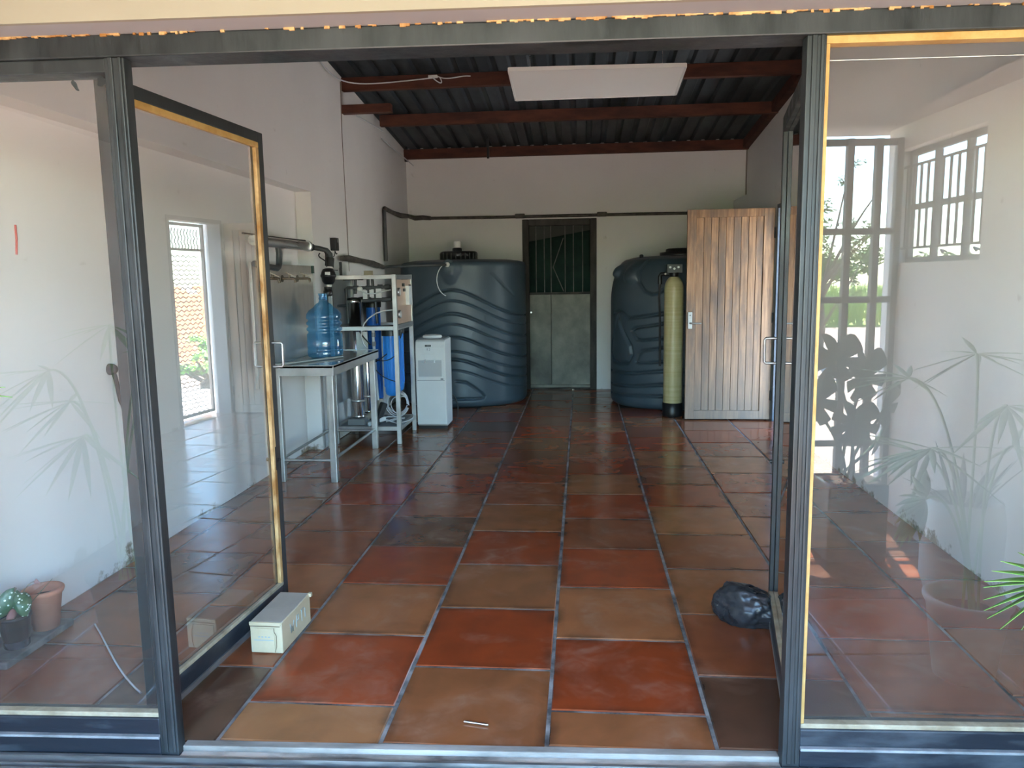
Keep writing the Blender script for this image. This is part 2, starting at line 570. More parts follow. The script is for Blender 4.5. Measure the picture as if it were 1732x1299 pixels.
CABLEW = mat('white_cable', (0.62, 0.64, 0.66), None, rough=0.5)
TUBEC = mat('clear_tube', (0.70, 0.74, 0.76), None, rough=0.25)


# ------------------------------------------------------------------ mesh builder
class MB:
    def __init__(self):
        self.v, self.f, self.smooth, self.mi = [], [], [], []

    def add(self, vs, fs, smooth=False, mi=0):
        o = len(self.v)
        self.v += [tuple(x) for x in vs]
        for f in fs:
            self.f.append([i + o for i in f])
            self.smooth.append(smooth)
            self.mi.append(mi)
        return self

    def box(self, x0, y0, z0, x1, y1, z1, mi=0):
        vs = [(x0, y0, z0), (x1, y0, z0), (x1, y1, z0), (x0, y1, z0), (x0, y0, z1), (x1, y0, z1), (x1, y1, z1), (x0, y1, z1)]
        return self.add(vs, [(0, 3, 2, 1), (4, 5, 6, 7), (0, 1, 5, 4), (1, 2, 6, 5), (2, 3, 7, 6), (3, 0, 4, 7)], mi=mi)

    def bar(self, a, b, w, h, up=(0, 0, 1)):
        """rectangular bar from a to b"""
        a, b = Vector(a), Vector(b)
        d = (b - a).normalized()
        u = Vector(up)
        if abs(d.dot(u)) > 0.99:
            u = Vector((1, 0, 0))
        s = d.cross(u).normalized() * (w / 2)
        t = s.cross(d).normalized() * (h / 2)
        vs = [a - s - t, a + s - t, a + s + t, a - s + t, b - s - t, b + s - t, b + s + t, b - s + t]
        return self.add(vs, [(0, 3, 2, 1), (4, 5, 6, 7), (0, 1, 5, 4), (1, 2, 6, 5), (2, 3, 7, 6), (3, 0, 4, 7)])

    def tube(self, pts, r, n=10, caps=True, smooth=True):
        pts = [Vector(p) for p in pts]
        rs = r if isinstance(r, (list, tuple)) else [r] * len(pts)
        rings, prev = [], None
        for i, p in enumerate(pts):
            d = (pts[min(i + 1, len(pts) - 1)] - pts[max(i - 1, 0)])
            d = d.normalized() if d.length > 1e-9 else Vector((0, 0, 1))
            if prev is None:
                s = d.orthogonal().normalized()
            else:
                s = prev - d * prev.dot(d)
                s = s.normalized() if s.length > 1e-6 else d.orthogonal().normalized()
            prev = s
            t = d.cross(s)
            rings.append([p + (s * math.cos(2 * PI * k / n) + t * math.sin(2 * PI * k / n)) * rs[i] for k in range(n)])
        vs = [q for rg in rings for q in rg]
        fs = []
        for i in range(len(pts) - 1):
            for k in range(n):
                k2 = (k + 1) % n
                fs.append((i * n + k, i * n + k2, (i + 1) * n + k2, (i + 1) * n + k))
        self.add(vs, fs, smooth)
        if caps:
            o = len(self.v)
            self.add([q for q in rings[0]], [tuple(range(n - 1, -1, -1))])
            self.add([q for q in rings[-1]], [tuple(range(n))])
        return self

    def lathe(self, prof, cx=0, cy=0, n=32, smooth=True, axis='z', caps=True):
        def P(r, h, a):
            if axis == 'z':
                return (cx + r * math.cos(a), cy + r * math.sin(a), h)
            if axis == 'x':
                return (h, cx + r * math.cos(a), cy + r * math.sin(a))
            return (cx + r * math.cos(a), h, cy + r * math.sin(a))
        vs = [P(r, h, 2 * PI * k / n) for r, h in prof for k in range(n)]
        fs = []
        for i in range(len(prof) - 1):
            for k in range(n):
                k2 = (k + 1) % n
                fs.append((i * n + k, i * n + k2, (i + 1) * n + k2, (i + 1) * n + k))
        self.add(vs, fs, smooth)
        if caps:
            if prof[0][0] > 1e-4:
                self.add(vs[:n], [tuple(range(n - 1, -1, -1))])
            if prof[-1][0] > 1e-4:
                self.add(vs[-n:], [tuple(range(n))])
        return self

    def sheet(self, grid, thick=0.0, smooth=True):
        """grid of points -> surface"""
        R, Cn = len(grid), len(grid[0])
        vs = [p for row in grid for p in row]
        fs = [(i * Cn + j, i * Cn + j + 1, (i + 1) * Cn + j + 1, (i + 1) * Cn + j) for i in range(R - 1) for j in range(Cn - 1)]
        return self.add(vs, fs, smooth)

    def build(self, name, m, parent=None, bevel=0.0, loc=None, mats=None):
        me = bpy.data.meshes.new(name)
        me.from_pydata([tuple(x) for x in self.v], [], self.f)
        for i, p in enumerate(me.polygons):
            p.use_smooth = self.smooth[i]
            p.material_index = self.mi[i]
        me.materials.append(m)
        for q in mats or []:
            me.materials.append(q)
        o = bpy.data.objects.new(name, me)
        COL.objects.link(o)
        if parent:
            o.parent = parent
        if loc is not None:
            o.location = loc
        if bevel:
            b = o.modifiers.new('bevel', 'BEVEL')
            b.width = bevel
            b.segments = 2
            b.limit_method = 'ANGLE'
        return o


def solidify(o, t):
    s = o.modifiers.new('solid', 'SOLIDIFY')
    s.thickness = t
    s.offset = 0
    return o


def tag(o, label, cat, group=None, kind=None):
    o['label'] = label
    o['category'] = cat
    if group:
        o['group'] = group
    if kind:
        o['kind'] = kind
    return o


def thing(name, label, cat, loc=(0, 0, 0), rz=0.0, group=None, kind=None):
    o = bpy.data.objects.new(name, None)
    COL.objects.link(o)
    o.empty_display_size = 0.1
    o.location = loc
    o.rotation_euler = (0, 0, rz)
    return tag(o, label, cat, group, kind)


def arc(c, r, a0, a1, n, plane='xz'):
    out = []
    for i in range(n + 1):
        a = a0 + (a1 - a0) * i / n
        u, w = r * math.cos(a), r * math.sin(a)
        if plane == 'xz':
            out.append((c[0] + u, c[1], c[2] + w))
        elif plane == 'yz':
            out.append((c[0], c[1] + u, c[2] + w))
        else:
            out.append((c[0] + u, c[1] + w, c[2]))
    return out


def bez(*p, n=14):
    p = [Vector(q) for q in p]
    out = []
    for i in range(n + 1):
        t = i / n
        q = p
        while len(q) > 1:
            q = [q[j].lerp(q[j + 1], t) for j in range(len(q) - 1)]
        out.append(q[0])
    return out


# ================================================================== STRUCTURE
FA = 0.035                       # the shop front stands slightly askew to the room
FO = Vector((-0.3, 2.15, 0))


def fw(u, v, z=0.0):
    return Vector((FO.x + u * math.cos(FA) - v * math.sin(FA), FO.y + u * math.sin(FA) + v * math.cos(FA), z))


XL, XLR, XR, XRU = -2.18, -2.31, 1.84, 1.98     # left wall, left recess, right wall, right upper wall
YB = 9.74
LEDGE = 2.30


def roof_z(y):
    return 3.25 - 0.1 * (y - 7.2)


# ---- floor with separate tiles
T = 0.514
X2 = -0.1103
colours = {'r': (0.35, 0.062, 0.017), 'b': (0.35, 0.126, 0.047), 'd': (0.105, 0.048, 0.027), 'm': (0.29, 0.085, 0.034), 'o': (0.34, 0.15, 0.06), 'e': (0.17, 0.072, 0.036)}
fq = [(-2.6, 2.045), (2.1, 2.21), (2.1, YB + .2), (-2.6, YB + .2)]
floor = MB().add([(a, b, -.12) for a, b in fq] + [(a, b, -.004) for a, b in fq], [(3, 2, 1, 0), (4, 5, 6, 7), (0, 1, 5, 4), (1, 2, 6, 5), (2, 3, 7, 6), (3, 0, 4, 7)]).build('floor', GROUT)
tag(floor, 'red brown square clay tile floor of the long room', 'floor', kind='structure')
tile_mesh = {}


def tile_piece(x0, x1, y0, y1, parent, z, col, gap=0.006):
    w, d = round(x1 - x0, 4), round(y1 - y0, 4)
    key = (w, d)
    if key not in tile_mesh:
        b = 0.004
        hx, hy = w / 2 - gap, d / 2 - gap
        vs = [(-hx, -hy, -.02), (hx, -hy, -.02), (hx, hy, -.02), (-hx, hy, -.02),
              (-hx, -hy, -b), (hx, -hy, -b), (hx, hy, -b), (-hx, hy, -b),
              (-hx + b, -hy + b, 0), (hx - b, -hy + b, 0), (hx - b, hy - b, 0), (-hx + b, hy - b, 0)]
        fs = [(8, 9, 10, 11)] + [(i, (i + 1) % 4, (i + 1) % 4 + 4, i + 4) for i in range(4)] + [(i + 4, (i + 1) % 4 + 4, (i + 1) % 4 + 8, i + 8) for i in range(4)]
        me = bpy.data.meshes.new('tile')
        me.from_pydata(vs, [], fs)
        me.materials.append(TILE)
        tile_mesh[key] = me
    o = bpy.data.objects.new('tile', tile_mesh[key])
    COL.objects.link(o)
    o.parent = parent
    o.location = ((x0 + x1) / 2, (y0 + y1) / 2, z)
    k = random.uniform(0.85, 1.12)
    o.color = (col[0] * k, col[1] * k, col[2] * k, 1)
    return o


COLOFF = {-3: 2.50, -2: 2.72, -1: 2.588, 0: 2.358, 1: 2.6307, 2: 2.367, 3: 2.620, 4: 2.43, 5: 2.55}
PATT = {0: 'orbremrbrmer', 1: 'brbrbmrmbrmr', 2: 'brbrmrbrmrbr', 3: 'dmbmbrmbrmbr', -1: 'dmbmmrbmmbrm', -2: 'mbembmrbmebm', 4: 'bmrmbmrbmrmb', -3: 'membmembmemb', 5: 'mbrmbmrbmrmb'}
for c in range(-3, 6):
    x0 = X2 + (c - 2) * T
    xa, xb = max(x0, XLR), min(x0 + T, XR + 0.02)
    if xb - xa < 0.05:
        continue
    y = COLOFF[c] - T
    k = 0
    while y < YB:
        ya, yb = max(y, 2.155 + 0.035 * (x0 + 0.26 + 0.3)), min(y + T, YB)
        if yb - ya > 0.03:
            ch = PATT[c][k % 12]
            tile_piece(xa, xb, ya, yb, floor, 0.0 + random.uniform(-.0012, 0.0008), colours[ch])
            k += 1
        y += T
# tiles in the thickness of the side doorway
for j in range(2):
    tile_piece(XR + 0.02, 2.1, 6.68 + j * 0.44, 7.12 + j * 0.44, floor, 0, colours['m'])

porch_floor = MB().box(-2.9, -0.75, -0.2, 2.3, 2.03, -0.046).build('floor_porch', GROUT)
tag(porch_floor, 'dark red tiled floor of the porch before the shop front', 'floor', kind='structure')
for c in range(-4, 6):
    x0 = X2 + 0.13 + (c - 2) * T
    for j in range(6):
        y1 = 1.985 - j * T
        if x0 < -2.9 or x0 + T > 2.3:
            continue
        tile_piece(x0, x0 + T, max(y1 - T, -0.73), y1, porch_floor, -0.042, colours['m' if (c + j) % 2 else 'd'])

# ---- left wall (with the long bricked-up recess), right wall, back wall
wl = MB()
wl.box(-2.6, 2.2, -.1, XLR, YB + .1, 3.95)
wl.box(XLR, 2.2, 2.13, XL, YB + .1, 3.95)
wl.box(XLR, 6.2, -.1, XL, YB + .1, 2.13)
wl.box(XLR - .01, 2.2, -.1, XL + 0.02, 2.5, 2.13)
wall_left = wl.build('wall_left', WALL_IN)
tag(wall_left, 'long white plastered wall left of the room with shallow recess', 'wall', kind='structure')
MB().tube([(XL + .002, 7.13, 3.2), (XL + .002, 7.11, 2.75), (XL + .002, 7.125, 2.3), (XL + .002, 7.14, 1.9), (XL + .002, 7.15, 1.5)], [.006, .005, .004, .006, .003], 6).build('crack', mat('crack_dark', (0.22, 0.19, 0.16), None, rough=.9), wall_left)
MB().box(XLR, 2.5, 0.001, -2.125, 2.885, 0.03).build('kerb', mat('dark_kerb', (0.06, 0.058, 0.052), (0.19, 0.18, 0.165), 10, .8, bump=.3), wall_left, bevel=.006)

DY0, DY1, DZ = 6.68, 7.56, 2.06
wr = MB()
wr.box(XR, 2.2, -.1, 2.1, DY0, LEDGE)
wr.box(XR, DY1, -.1, 2.1, YB + .1, LEDGE)
wr.box(XR, DY0, DZ, 2.1, DY1, LEDGE)
wr.box(XRU, 2.2, LEDGE, 2.15, YB + .1, 3.95)
wall_right = wr.build('wall_right', WALL_IN)
tag(wall_right, 'white plastered wall right of the room with open side doorway', 'wall', kind='structure')
MB().tube([(XRU - .004, YB - .02, 3.0), (XRU - .006, YB - .03, 2.8), (XRU - .004, YB - .015, 2.55), (XRU - .004, YB - .03, 2.36)], .008, 6).build('crack', MATS['crack_dark'], wall_right)

BX0, BX1, BZ = -0.715, 0.165, 2.10
wb = MB()
wb.box(-2.6, YB, -.1, BX0, YB + .25, 3.6)
wb.box(BX1, YB, -.1, 2.15, YB + .25, 3.6)
wb.box(BX0, YB, BZ, BX1, YB + .25, 3.6)
wall_back = wb.build('wall_back', WALL_IN)
tag(wall_back, 'white plastered end wall behind the two water tanks', 'wall', kind='structure')

# ---- corrugated roof on rust red purlins
prof = []
pitch = 0.1715
x = -2.62
while x < 2.2:
    prof += [(x, 0.0), (x + .095, 0.0), (x + .112, .036), (x + .152, .036)]
    x += pitch
rm = MB()
ys = [1.6, 4.0, 6.0, 8.0, 10.2]
rm.sheet([[(px, yy, roof_z(yy) + pz) for px, pz in prof] for yy in ys], smooth=False)
ceiling = rm.build('ceiling', ROOF)
solidify(ceiling, 0.004)
tag(ceiling, 'dark corrugated metal roof sheeting sloping down towards the end wall', 'ceiling', kind='structure')
for yy, xa, xb in ((5.55, -2.18, 1.98), (7.2, -2.185, 1.985), (8.3, -2.12, 1.985), (9.66, -2.185, 1.985)):
    z1 = roof_z(yy) - .002
    MB().box(xa, yy - .035, z1 - .115, xb, yy + .035, z1).build('purlin', RUST, ceiling, bevel=.004)
MB().box(XL, 7.12, 2.925, -1.72, 7.2, 3.0).build('beam_stub', RUST, ceiling, bevel=.004)
o = MB()
o.bar((1.945, 6.3, roof_z(6.3) - .06), (1.945, 9.7, roof_z(9.7) - .06), .07, .1)
o.build('wall_plate', RUST, ceiling)

# ---- shop front wall: lintel over the frame, piers at the ends
wf = MB()
wf.box(-2.35, -0.16, 2.076, 2.45, -.145, 3.95)
wf.box(-2.35, -0.145, 2.088, 2.45, -.02, 3.95)
front = wf.build('wall_front', CREAM, loc=FO)
front.rotation_euler.z = FA
tag(front, 'cream painted lintel wall above the dark glazed shop front', 'wall', kind='structure')
MB().box(-2.35, -0.145, 2.0765, 2.45, .12, 2.088).build('lintel_soffit', LILAC, front)
MB().box(-2.3, -0.02, 2.088, 2.30, .12, 3.95).build('inner_face', WALL_IN, front)
MB().box(-2.35, -0.14, -.06, -1.93, .12, 2.076).build('pier', WALL, front)
MB().box(2.13, -0.14, -.06, 2.45, .12, 2.076).build('pier', WALL, front)
# flaked ochre filler between plaster and frame
fl = MB()
random.seed(3)
xx = -1.6
while xx < 2.0:
    w = random.uniform(.004, .018)
    if random.random() < .62 + .3 * math.sin(xx * 3.1):
        fl.box(xx, -.058 - random.uniform(0, .003), 2.076 - random.uniform(.001, .008), xx + w, -.03, 2.078)
    xx += w
fl.build('flaked_filler', BEADW, front)['kind'] = 'stuff'

# ---- porch around the camera
pw = MB()
WY0, WY1, WZ0, WZ1 = -0.25, 0.61, 1.465, 2.09
XP = 1.96
pw.box(XP, -.36, -.1, 2.06, WY0, 2.22)
pw.box(XP, WY1, -.1, 2.06, 2.12, 2.22)
pw.box(XP, WY0, -.1, 2.06, WY1, WZ0)
pw.box(XP, WY0, WZ1, 2.06, WY1, 2.22)
tag(pw.build('wall_porch_right', WALL), 'white porch wall with barred window seen mirrored in the glass', 'wall', kind='structure')
tag(MB().box(-2.9, -.45, -.1, -2.55, 2.1, 2.22).build('wall_porch_left', WALL), 'white side wall closing the porch on the left', 'wall', kind='structure')
pf = MB()
pf.box(-2.9, -.45, -.1, -1.5, -.25, 2.22)
tag(pf.build('wall_porch_front', WALL), 'white outer wall closing the porch behind the left palm', 'wall', kind='structure')
tag(MB().box(-2.9, -0.5, 2.22, 2.3, 1.985, 2.31).build('ceiling_porch', CEILP), 'pale flat ceiling over the porch', 'ceiling', kind='structure')

# ================================================================== SHOP FRONT
ML0, ML1 = -0.984, -0.928          # left mullion along the front
MR0, MR1 = 0.876, 0.926            # right mullion


def ftag(name, label, cat):
    return thing(name, label, cat, FO, FA, kind='structure')


fr = ftag('trim_1', 'dark painted door frame with header and two posts', 'door frame')
MB().box(-1.95, -.055, 2.018, 2.15, .055, 2.076).build('header', FRAME, fr, bevel=.004)
for a, b, nm in ((ML0, ML1, 'post'), (MR0, MR1, 'post')):
    m = MB()
    m.box(a, -.05, -.03, b, -.008, 2.018)
    m.box(a + .012, -.056, .0, a + .026, -.05, 2.018)
    m.box(b - .016, -.056, .0, b - .006, -.05, 2.018)
    m.build(nm, FRAME, fr, bevel=.003)
MB().box(ML1, -.062, -.045, MR0, -.024, -.012).build('threshold', SILLC, fr, bevel=.004)
MB().box(ML1, -.026, -.03, MR0, .006, 0.004).build('threshold_strip', mat('dirty_sill_paint', (0.12, 0.11, 0.095), (0.38, 0.355, 0.32), 8, .75, bump=.3, stretch=(.3, 1, 1)), fr, bevel=.003)
MB().box(-1.95, -.122, -.12, 2.15, -.020, -.030).build('track_bed', mat('dark_track', (0.05, 0.05, 0.052), (0.15, 0.15, 0.15), 30, .6, stretch=(.1, 1, 1)), fr)  # dark bed showing between the bright rails
for va, vb, zt_ in ((-.120, -.112, -.016), (-.098, -.091, -.016), (-.071, -.060, -.006)):
    MB().box(-1.95, va, -.030, 2.15, vb, zt_).build('track_rail', ALU, fr)


def fixed_pane(name, label, u0, u1, top_bead, bead):
    w = ftag(name, label, 'window')
    m = MB()
    m.box(u0, -.05, -.012, u1, .045, .042)
    m.build('lower_rail', FRAMEB, w, bevel=.004)
    MB().box(u0, -.056, .042, u1, .02, .050).build('rail_lip', mat('chalky_lip', (0.16, 0.17, 0.18), (0.33, 0.34, 0.35), 9, .6), w, bevel=.002)
    MB().box(u0, -.044, .050, u1, .03, .104).build('bottom_rail', FRAMEB, w, bevel=.005)
    zt = 2.018
    if not top_bead:
        MB().box(u0, -.045, 1.982, u1, .03, zt).build('top_rail', FRAME, w, bevel=.003)
        zt = 1.982
    else:
        MB().box(u0, -.040, 1.998, u1, .0, zt).build('top_bead', bead, w, bevel=.002)
        zt = 1.998
    MB().box(u0, -.040, .104, u1, -.012, .119).build('bottom_bead', BEADP, w, bevel=.003)
    if top_bead:
        MB().box(u0, -.040, .119, u0 + .012, -.012, zt).build('side_bead', bead, w, bevel=.002)
    MB().box(u0, -.014, .112, u1, -.009, zt + .004).build('glass_pane', GLASS, w)
    return w


w1 = fixed_pane('window_1', 'large fixed glass pane left of the open doors', -1.93, ML0, False, BEAD)
w2 = fixed_pane('window_2', 'large fixed glass pane with ochre beading right of the doors', MR1, 2.13, True, BEAD)
MB().tube([(MR1 + .012, -.016, 1.962), (1.5, -.016, 1.9615), (2.13, -.016, 1.962)], .0011, 5).build('stray_thread', CABLEW, w2)
for u_, z_, a_, b_, r_ in ((-1.09, 1.958, .006, .017, .5), (-1.015, 1.966, .012, .014, -.6), (-.994, 1.952, .007, .010, .2)):
    m = MB()
    m.add([(u_ + (a_ * math.cos(t) * math.cos(r_) - b_ * math.sin(t) * math.sin(r_)) * (1 + .25 * math.sin(3 * t)), -.0146, z_ + a_ * math.cos(t) * math.sin(r_) + b_ * math.sin(t) * math.cos(r_)) for t in [i * PI / 8 for i in range(16)]], [tuple(range(16))])
    solidify(m.build('paint_smear', FRAME, w1), .001)


def leaf(name, label, hinge, far, bead, side):
    """glazed door leaf swung inwards; local x runs from hinge to free edge"""
    d = Vector(far) - Vector(hinge)
    L = d.length
    w = thing(name, label, 'door', (hinge[0], hinge[1], 0), math.atan2(d.y, d.x), kind='structure')
    t = .019
    z0, z1 = .022, 2.012
    s = .050
    MB().box(0, -t, z0, s, t, z1).build('hinge_stile', FRAME, w, bevel=.003)
    MB().box(L - .042, -t, z0, L, t, z1).build('free_stile', FRAME, w, bevel=.003)
    MB().box(s, -t, z1 - .042, L - .042, t, z1).build('top_rail', FRAME, w, bevel=.003)
    MB().box(s, -t, z0, L - .042, t, z0 + .085).build('bottom_rail', FRAMEB, w, bevel=.004)
    MB().box(s, -t - .006 if side < 0 else t - .004, z0 + .0, L - .04, -t + .004 if side < 0 else t + .006, z0 + .02).build('weather_strip', ALU, w)
    y0, y1 = (-t - .001, -.004) if side < 0 else (.004, t + .001)
    MB().box(s, y0, z0 + .085, L - .042, y1, z0 + .100).build('bead', BEADP, w, bevel=.002)
    MB().box(s, y0, z1 - .064, L - .042, y1, z1 - .042).build('bead', bead, w, bevel=.002)
    MB().box(L - .066, y0, z0 + .10, L - .042, y1, z1 - .064).build('bead', BEADW if side < 0 else bead, w, bevel=.002)
    MB().box(s, y0, z0 + .10, s + .014, y1, z1 - .064).build('bead', bead, w, bevel=.002)
    MB().box(s, -.003, z0 + .082, L - .042, .003, z1 - .04).build('glass_pane', GLASS, w)
    for k in (-1, 1):
        h = MB()
        yy = k * (t + .045)
        h.tube([(L - .02, k * t, 1.16), (L - .02, yy - k * .006, 1.16), (L - .02, yy, 1.154), (L - .02, yy, 1.066), (L - .02, yy - k * .006, 1.06), (L - .02, k * t, 1.06)], .0055, 8)
        h.build('pull_handle', ALU, w)
    b = MB()
    b.box(L - .052, -t - .003 if side < 0 else t, .62, L - .012, -t if side < 0 else t + .003, .72)
    b.tube([(L - .03, -.03, .66), (L - .03, .03, .66)], .008, 8)
    b.build('lock_barrel', BLACK, w)
    return w


h = Vector((-1.380, 2.195, 0))
leaf('door_1', 'left glazed door leaf with ochre beading swung into the room', (h.x, h.y), (-1.312, 3.14), BEAD, -1)
h = Vector((0.640, 2.245, 0))
leaf('door_2', 'right glazed door leaf swung into the room beside black bag', (h.x, h.y), (0.795, 3.16), FRAME, 1)

# ---- small hanging cable with plug on the left wall
c = thing('socket_cable', 'black cable hanging from a small plug on the left wall', 'cable', (XLR, 3.56, 0))
m = MB()
m.lathe([(0.0, 0.036), (.018, .034), (.027, .02), (.029, .0)], 0, 1.0, 14, axis='x')
m.build('plug', BLACKM, c)
MB().tube(bez((.02, .0, .985), (.028, .02, .9), (.02, .03, .82), (.012, .09, .72), n=12) + bez((.012, .09, .72), (.012, .16, .62), (.01, .10, .4), (.012, .27, .15), n=12), [.011] * 8 + [.006] * 18, 8).build('lead', BLACKM, c)
tag(MB().tube([(XLR + .002, 3.014, 1.66), (XLR + .003, 3.012, 1.60), (XLR + .002, 3.004, 1.54)], .0045, 6).build('red_mark', RED), 'thin red paint stroke on the white left wall', 'mark')

# ================================================================== BACK DOOR (metal, barred)
d3 = thing('door_3', 'narrow metal door with barred dark window between the tanks', 'door', ((BX0 + BX1) / 2, YB, 0), kind='structure')
hw = (BX1 - BX0) / 2
MB().box(-hw - .02, -.03, 0, -hw + .06, .06, BZ + .03).build('jamb', DARKWOOD, d3, bevel=.006)
MB().box(hw - .06, -.03, 0, hw + .02, .06, BZ + .03).build('jamb', DARKWOOD, d3, bevel=.006)
MB().box(-hw + .06, -.03, BZ - .05, hw - .06, .06, BZ + .03).build('head', DARKWOOD, d3, bevel=.006)
zmid = 1.20
xs = -hw + .06
MB().box(xs, .0, .06, xs + .268, .03, zmid).build('panel', GREYDOOR, d3, bevel=.003)
MB().box(xs + .272, .0, .06, hw - .06, .03, zmid).build('panel', GREYDOOR, d3, bevel=.003)
MB().box(xs, -.008, .02, hw - .06, .03, .058).build('kick_rail', GREYDOOR, d3, bevel=.003)
MB().box(xs, -.008, zmid, hw - .06, .03, zmid + .03).build('mid_rail', DARKWOOD, d3, bevel=.003)
for bx in (.09, .195, .28, .46, .565, .68):
    MB().tube([(xs + bx * .98, -.002, zmid + .02), (xs + bx * .98, -.002, BZ - .05)], .0065, 8).build('window_bar', mat('bar_steel', (0.10, 0.10, 0.095), (0.18, 0.175, 0.165), 12, .45, metal=.5), d3)
MB().tube([(xs + .30, .0, zmid + .34), (xs + .43, .0, zmid + .70)], .006, 8).build('brace', MATS['bar_steel'], d3)
MB().tube([(xs + .30, .0, zmid + .34), (xs + .43, .0, zmid + .04)], .006, 8).build('brace', MATS['bar_steel'], d3)
cl = MB()
cl.sheet([[(xs + (hw - .06 - xs) * i / 8, .05 + .006 * math.sin(i * 2.1), z + (0.13 * i / 8 if z > 1.5 else 0)) for i in range(9)] for z in (zmid, 1.5, BZ - .24)])
solidify(cl.build('shade_cloth', SHADE, d3), .003)
MB().box(-hw + .0, .065, 0.0, hw, .075, BZ).build('light_stop_panel', SHADEG, d3)  # full-height panel added to stop daylight leaking through the door gaps
MB().box(-hw + .06, -.02, 0, hw - .06, .06, .018).build('door_sill', DARKWOOD, d3)  # sill added to close the leaking gap under the door
MB().tube([(xs + .02, -.03, .98), (xs + .02, -.012, .98)], .012, 8).build('knob', STEEL, d3)

# ================================================================== SIDE DOORWAY: steel frame, open wooden door, mesh gate
jf = thing('trim_2', 'dark blue steel frame of the side doorway', 'door frame', (XR, 0, 0), kind='structure')
SF = mat('dark_blue_steel', (0.06, 0.075, 0.10), (0.10, 0.12, 0.15), 8, .45)
MB().box(-.012, DY1 - .04, 0, .14, DY1, DZ).build('jamb', SF, jf, bevel=.003)
MB().box(-.012, DY0, 0, .14, DY0 + .04, DZ).build('jamb', SF, jf, bevel=.003)
MB().box(-.012, DY0 + .04, DZ - .04, .14, DY1 - .04, DZ).build('head', SF, jf, bevel=.003)

WD = 0.81
d4 = thing('door_4', 'open weathered wooden board door standing beside the beige cylinder', 'door', (1.815, 7.585, 0), PI - .02, kind='structure')
z0, z1 = .012, 2.03
th = .021
MB().box(0, -th, z0, .10, th, z1).build('stile', WOOD, d4, bevel=.003)
MB().box(WD - .085, -th, z0, WD, th, z1).build('stile', WOOD, d4, bevel=.003)
MB().box(.10, -th, z1 - .075, WD - .085, th, z1).build('rail', WOOD, d4, bevel=.003)
MB().box(.10, -th, z0, WD - .085, th, z0 + .085).build('rail', WOOD, d4, bevel=.003)
nb = 9
bw = (WD - .185) / nb
for i in range(nb):
    a = .10 + i * bw
    MB().box(a + .0015, -th + .010, z0 + .085, a + bw - .0015, th - .010, z1 - .075).build('board', WOOD, d4, bevel=.004)
for zz in (.25, 1.0, 1.8):
    MB().tube([(0.0, th, zz - .05), (0.0, th, zz + .05)], .008, 8).build('hinge', BLACK, d4)
for k in (1, -1):
    hp = MB().box(WD - .058, k * th, .90, WD - .018, k * (th + .006), 1.06) if k > 0 else MB().box(WD - .058, -th - .006, .90, WD - .018, -th, 1.06)
    hp = hp.build('handle_plate', ALU, d4, bevel=.002)
    lv = MB()
    lv.tube([(WD - .038, k * th, .955), (WD - .038, k * (th + .04), .955), (WD - .05, k * (th + .046), .955), (WD - .14, k * (th + .046), .953)], [.008, .008, .009, .007], 10)
    lv.build('lever', ALU, hp)
    MB().tube([(WD - .038, k * (th + .006), 1.03), (WD - .038, k * (th + .0075), 1.03)], .006, 8).build('keyhole', BLACK, hp)

g = thing('door_5', 'expanded metal mesh security gate closing the side doorway', 'gate', (2.04, 0, 0), kind='structure')
for ya, yb, za, zb in ((DY0 + .04, DY0 + .07, .03, DZ - .04), (DY1 - .07, DY1 - .04, .03, DZ - .04), (DY0 + .07, DY1 - .07, .03, .06), (DY0 + .07, DY1 - .07, DZ - .07, DZ - .04), (DY0 + .07, DY1 - .07, 1.74, 1.765)):
    MB().box(-.015, ya, za, .015, yb, zb).build('gate_frame', GATEP, g)
MB().box(-.02, DY0 + .07, .85, .02, DY0 + .20, 1.05).build('lock_box', GATEP, g)
ms = MB()
sy, sz = .085, .046
nz_ = int((1.74 - .06) / sz)
ny_ = int((DY1 - DY0 - .14) / sy)
for i in range(nz_):
    zc = .06 + i * sz
    pts = []
    for j in range(ny_ * 2 + 1):
        yy = DY0 + .07 + j * sy / 2
        up = ((j + i) % 2)
        pts.append((0, yy, zc + (sz * .5 if up else 0)))
    for a, b in zip(pts[:-1], pts[1:]):
        ms.bar(a, b, .007, .006, up=(1, 0, 0))
mo = ms.build('mesh_infill', GATEP, g)
mo['kind'] = 'stuff'
tp = MB()
for j in range(int((DY1 - DY0 - .14) / .05)):
    yy = DY0 + .09 + j * .05
    tp.tube([(0, yy + .012 * math.sin(t * 1.6), 1.765 + t * .022) for t in range(10)], .006, 5)
mo = tp.build('top_scrolls', GATEP, g)
mo['kind'] = 'stuff'

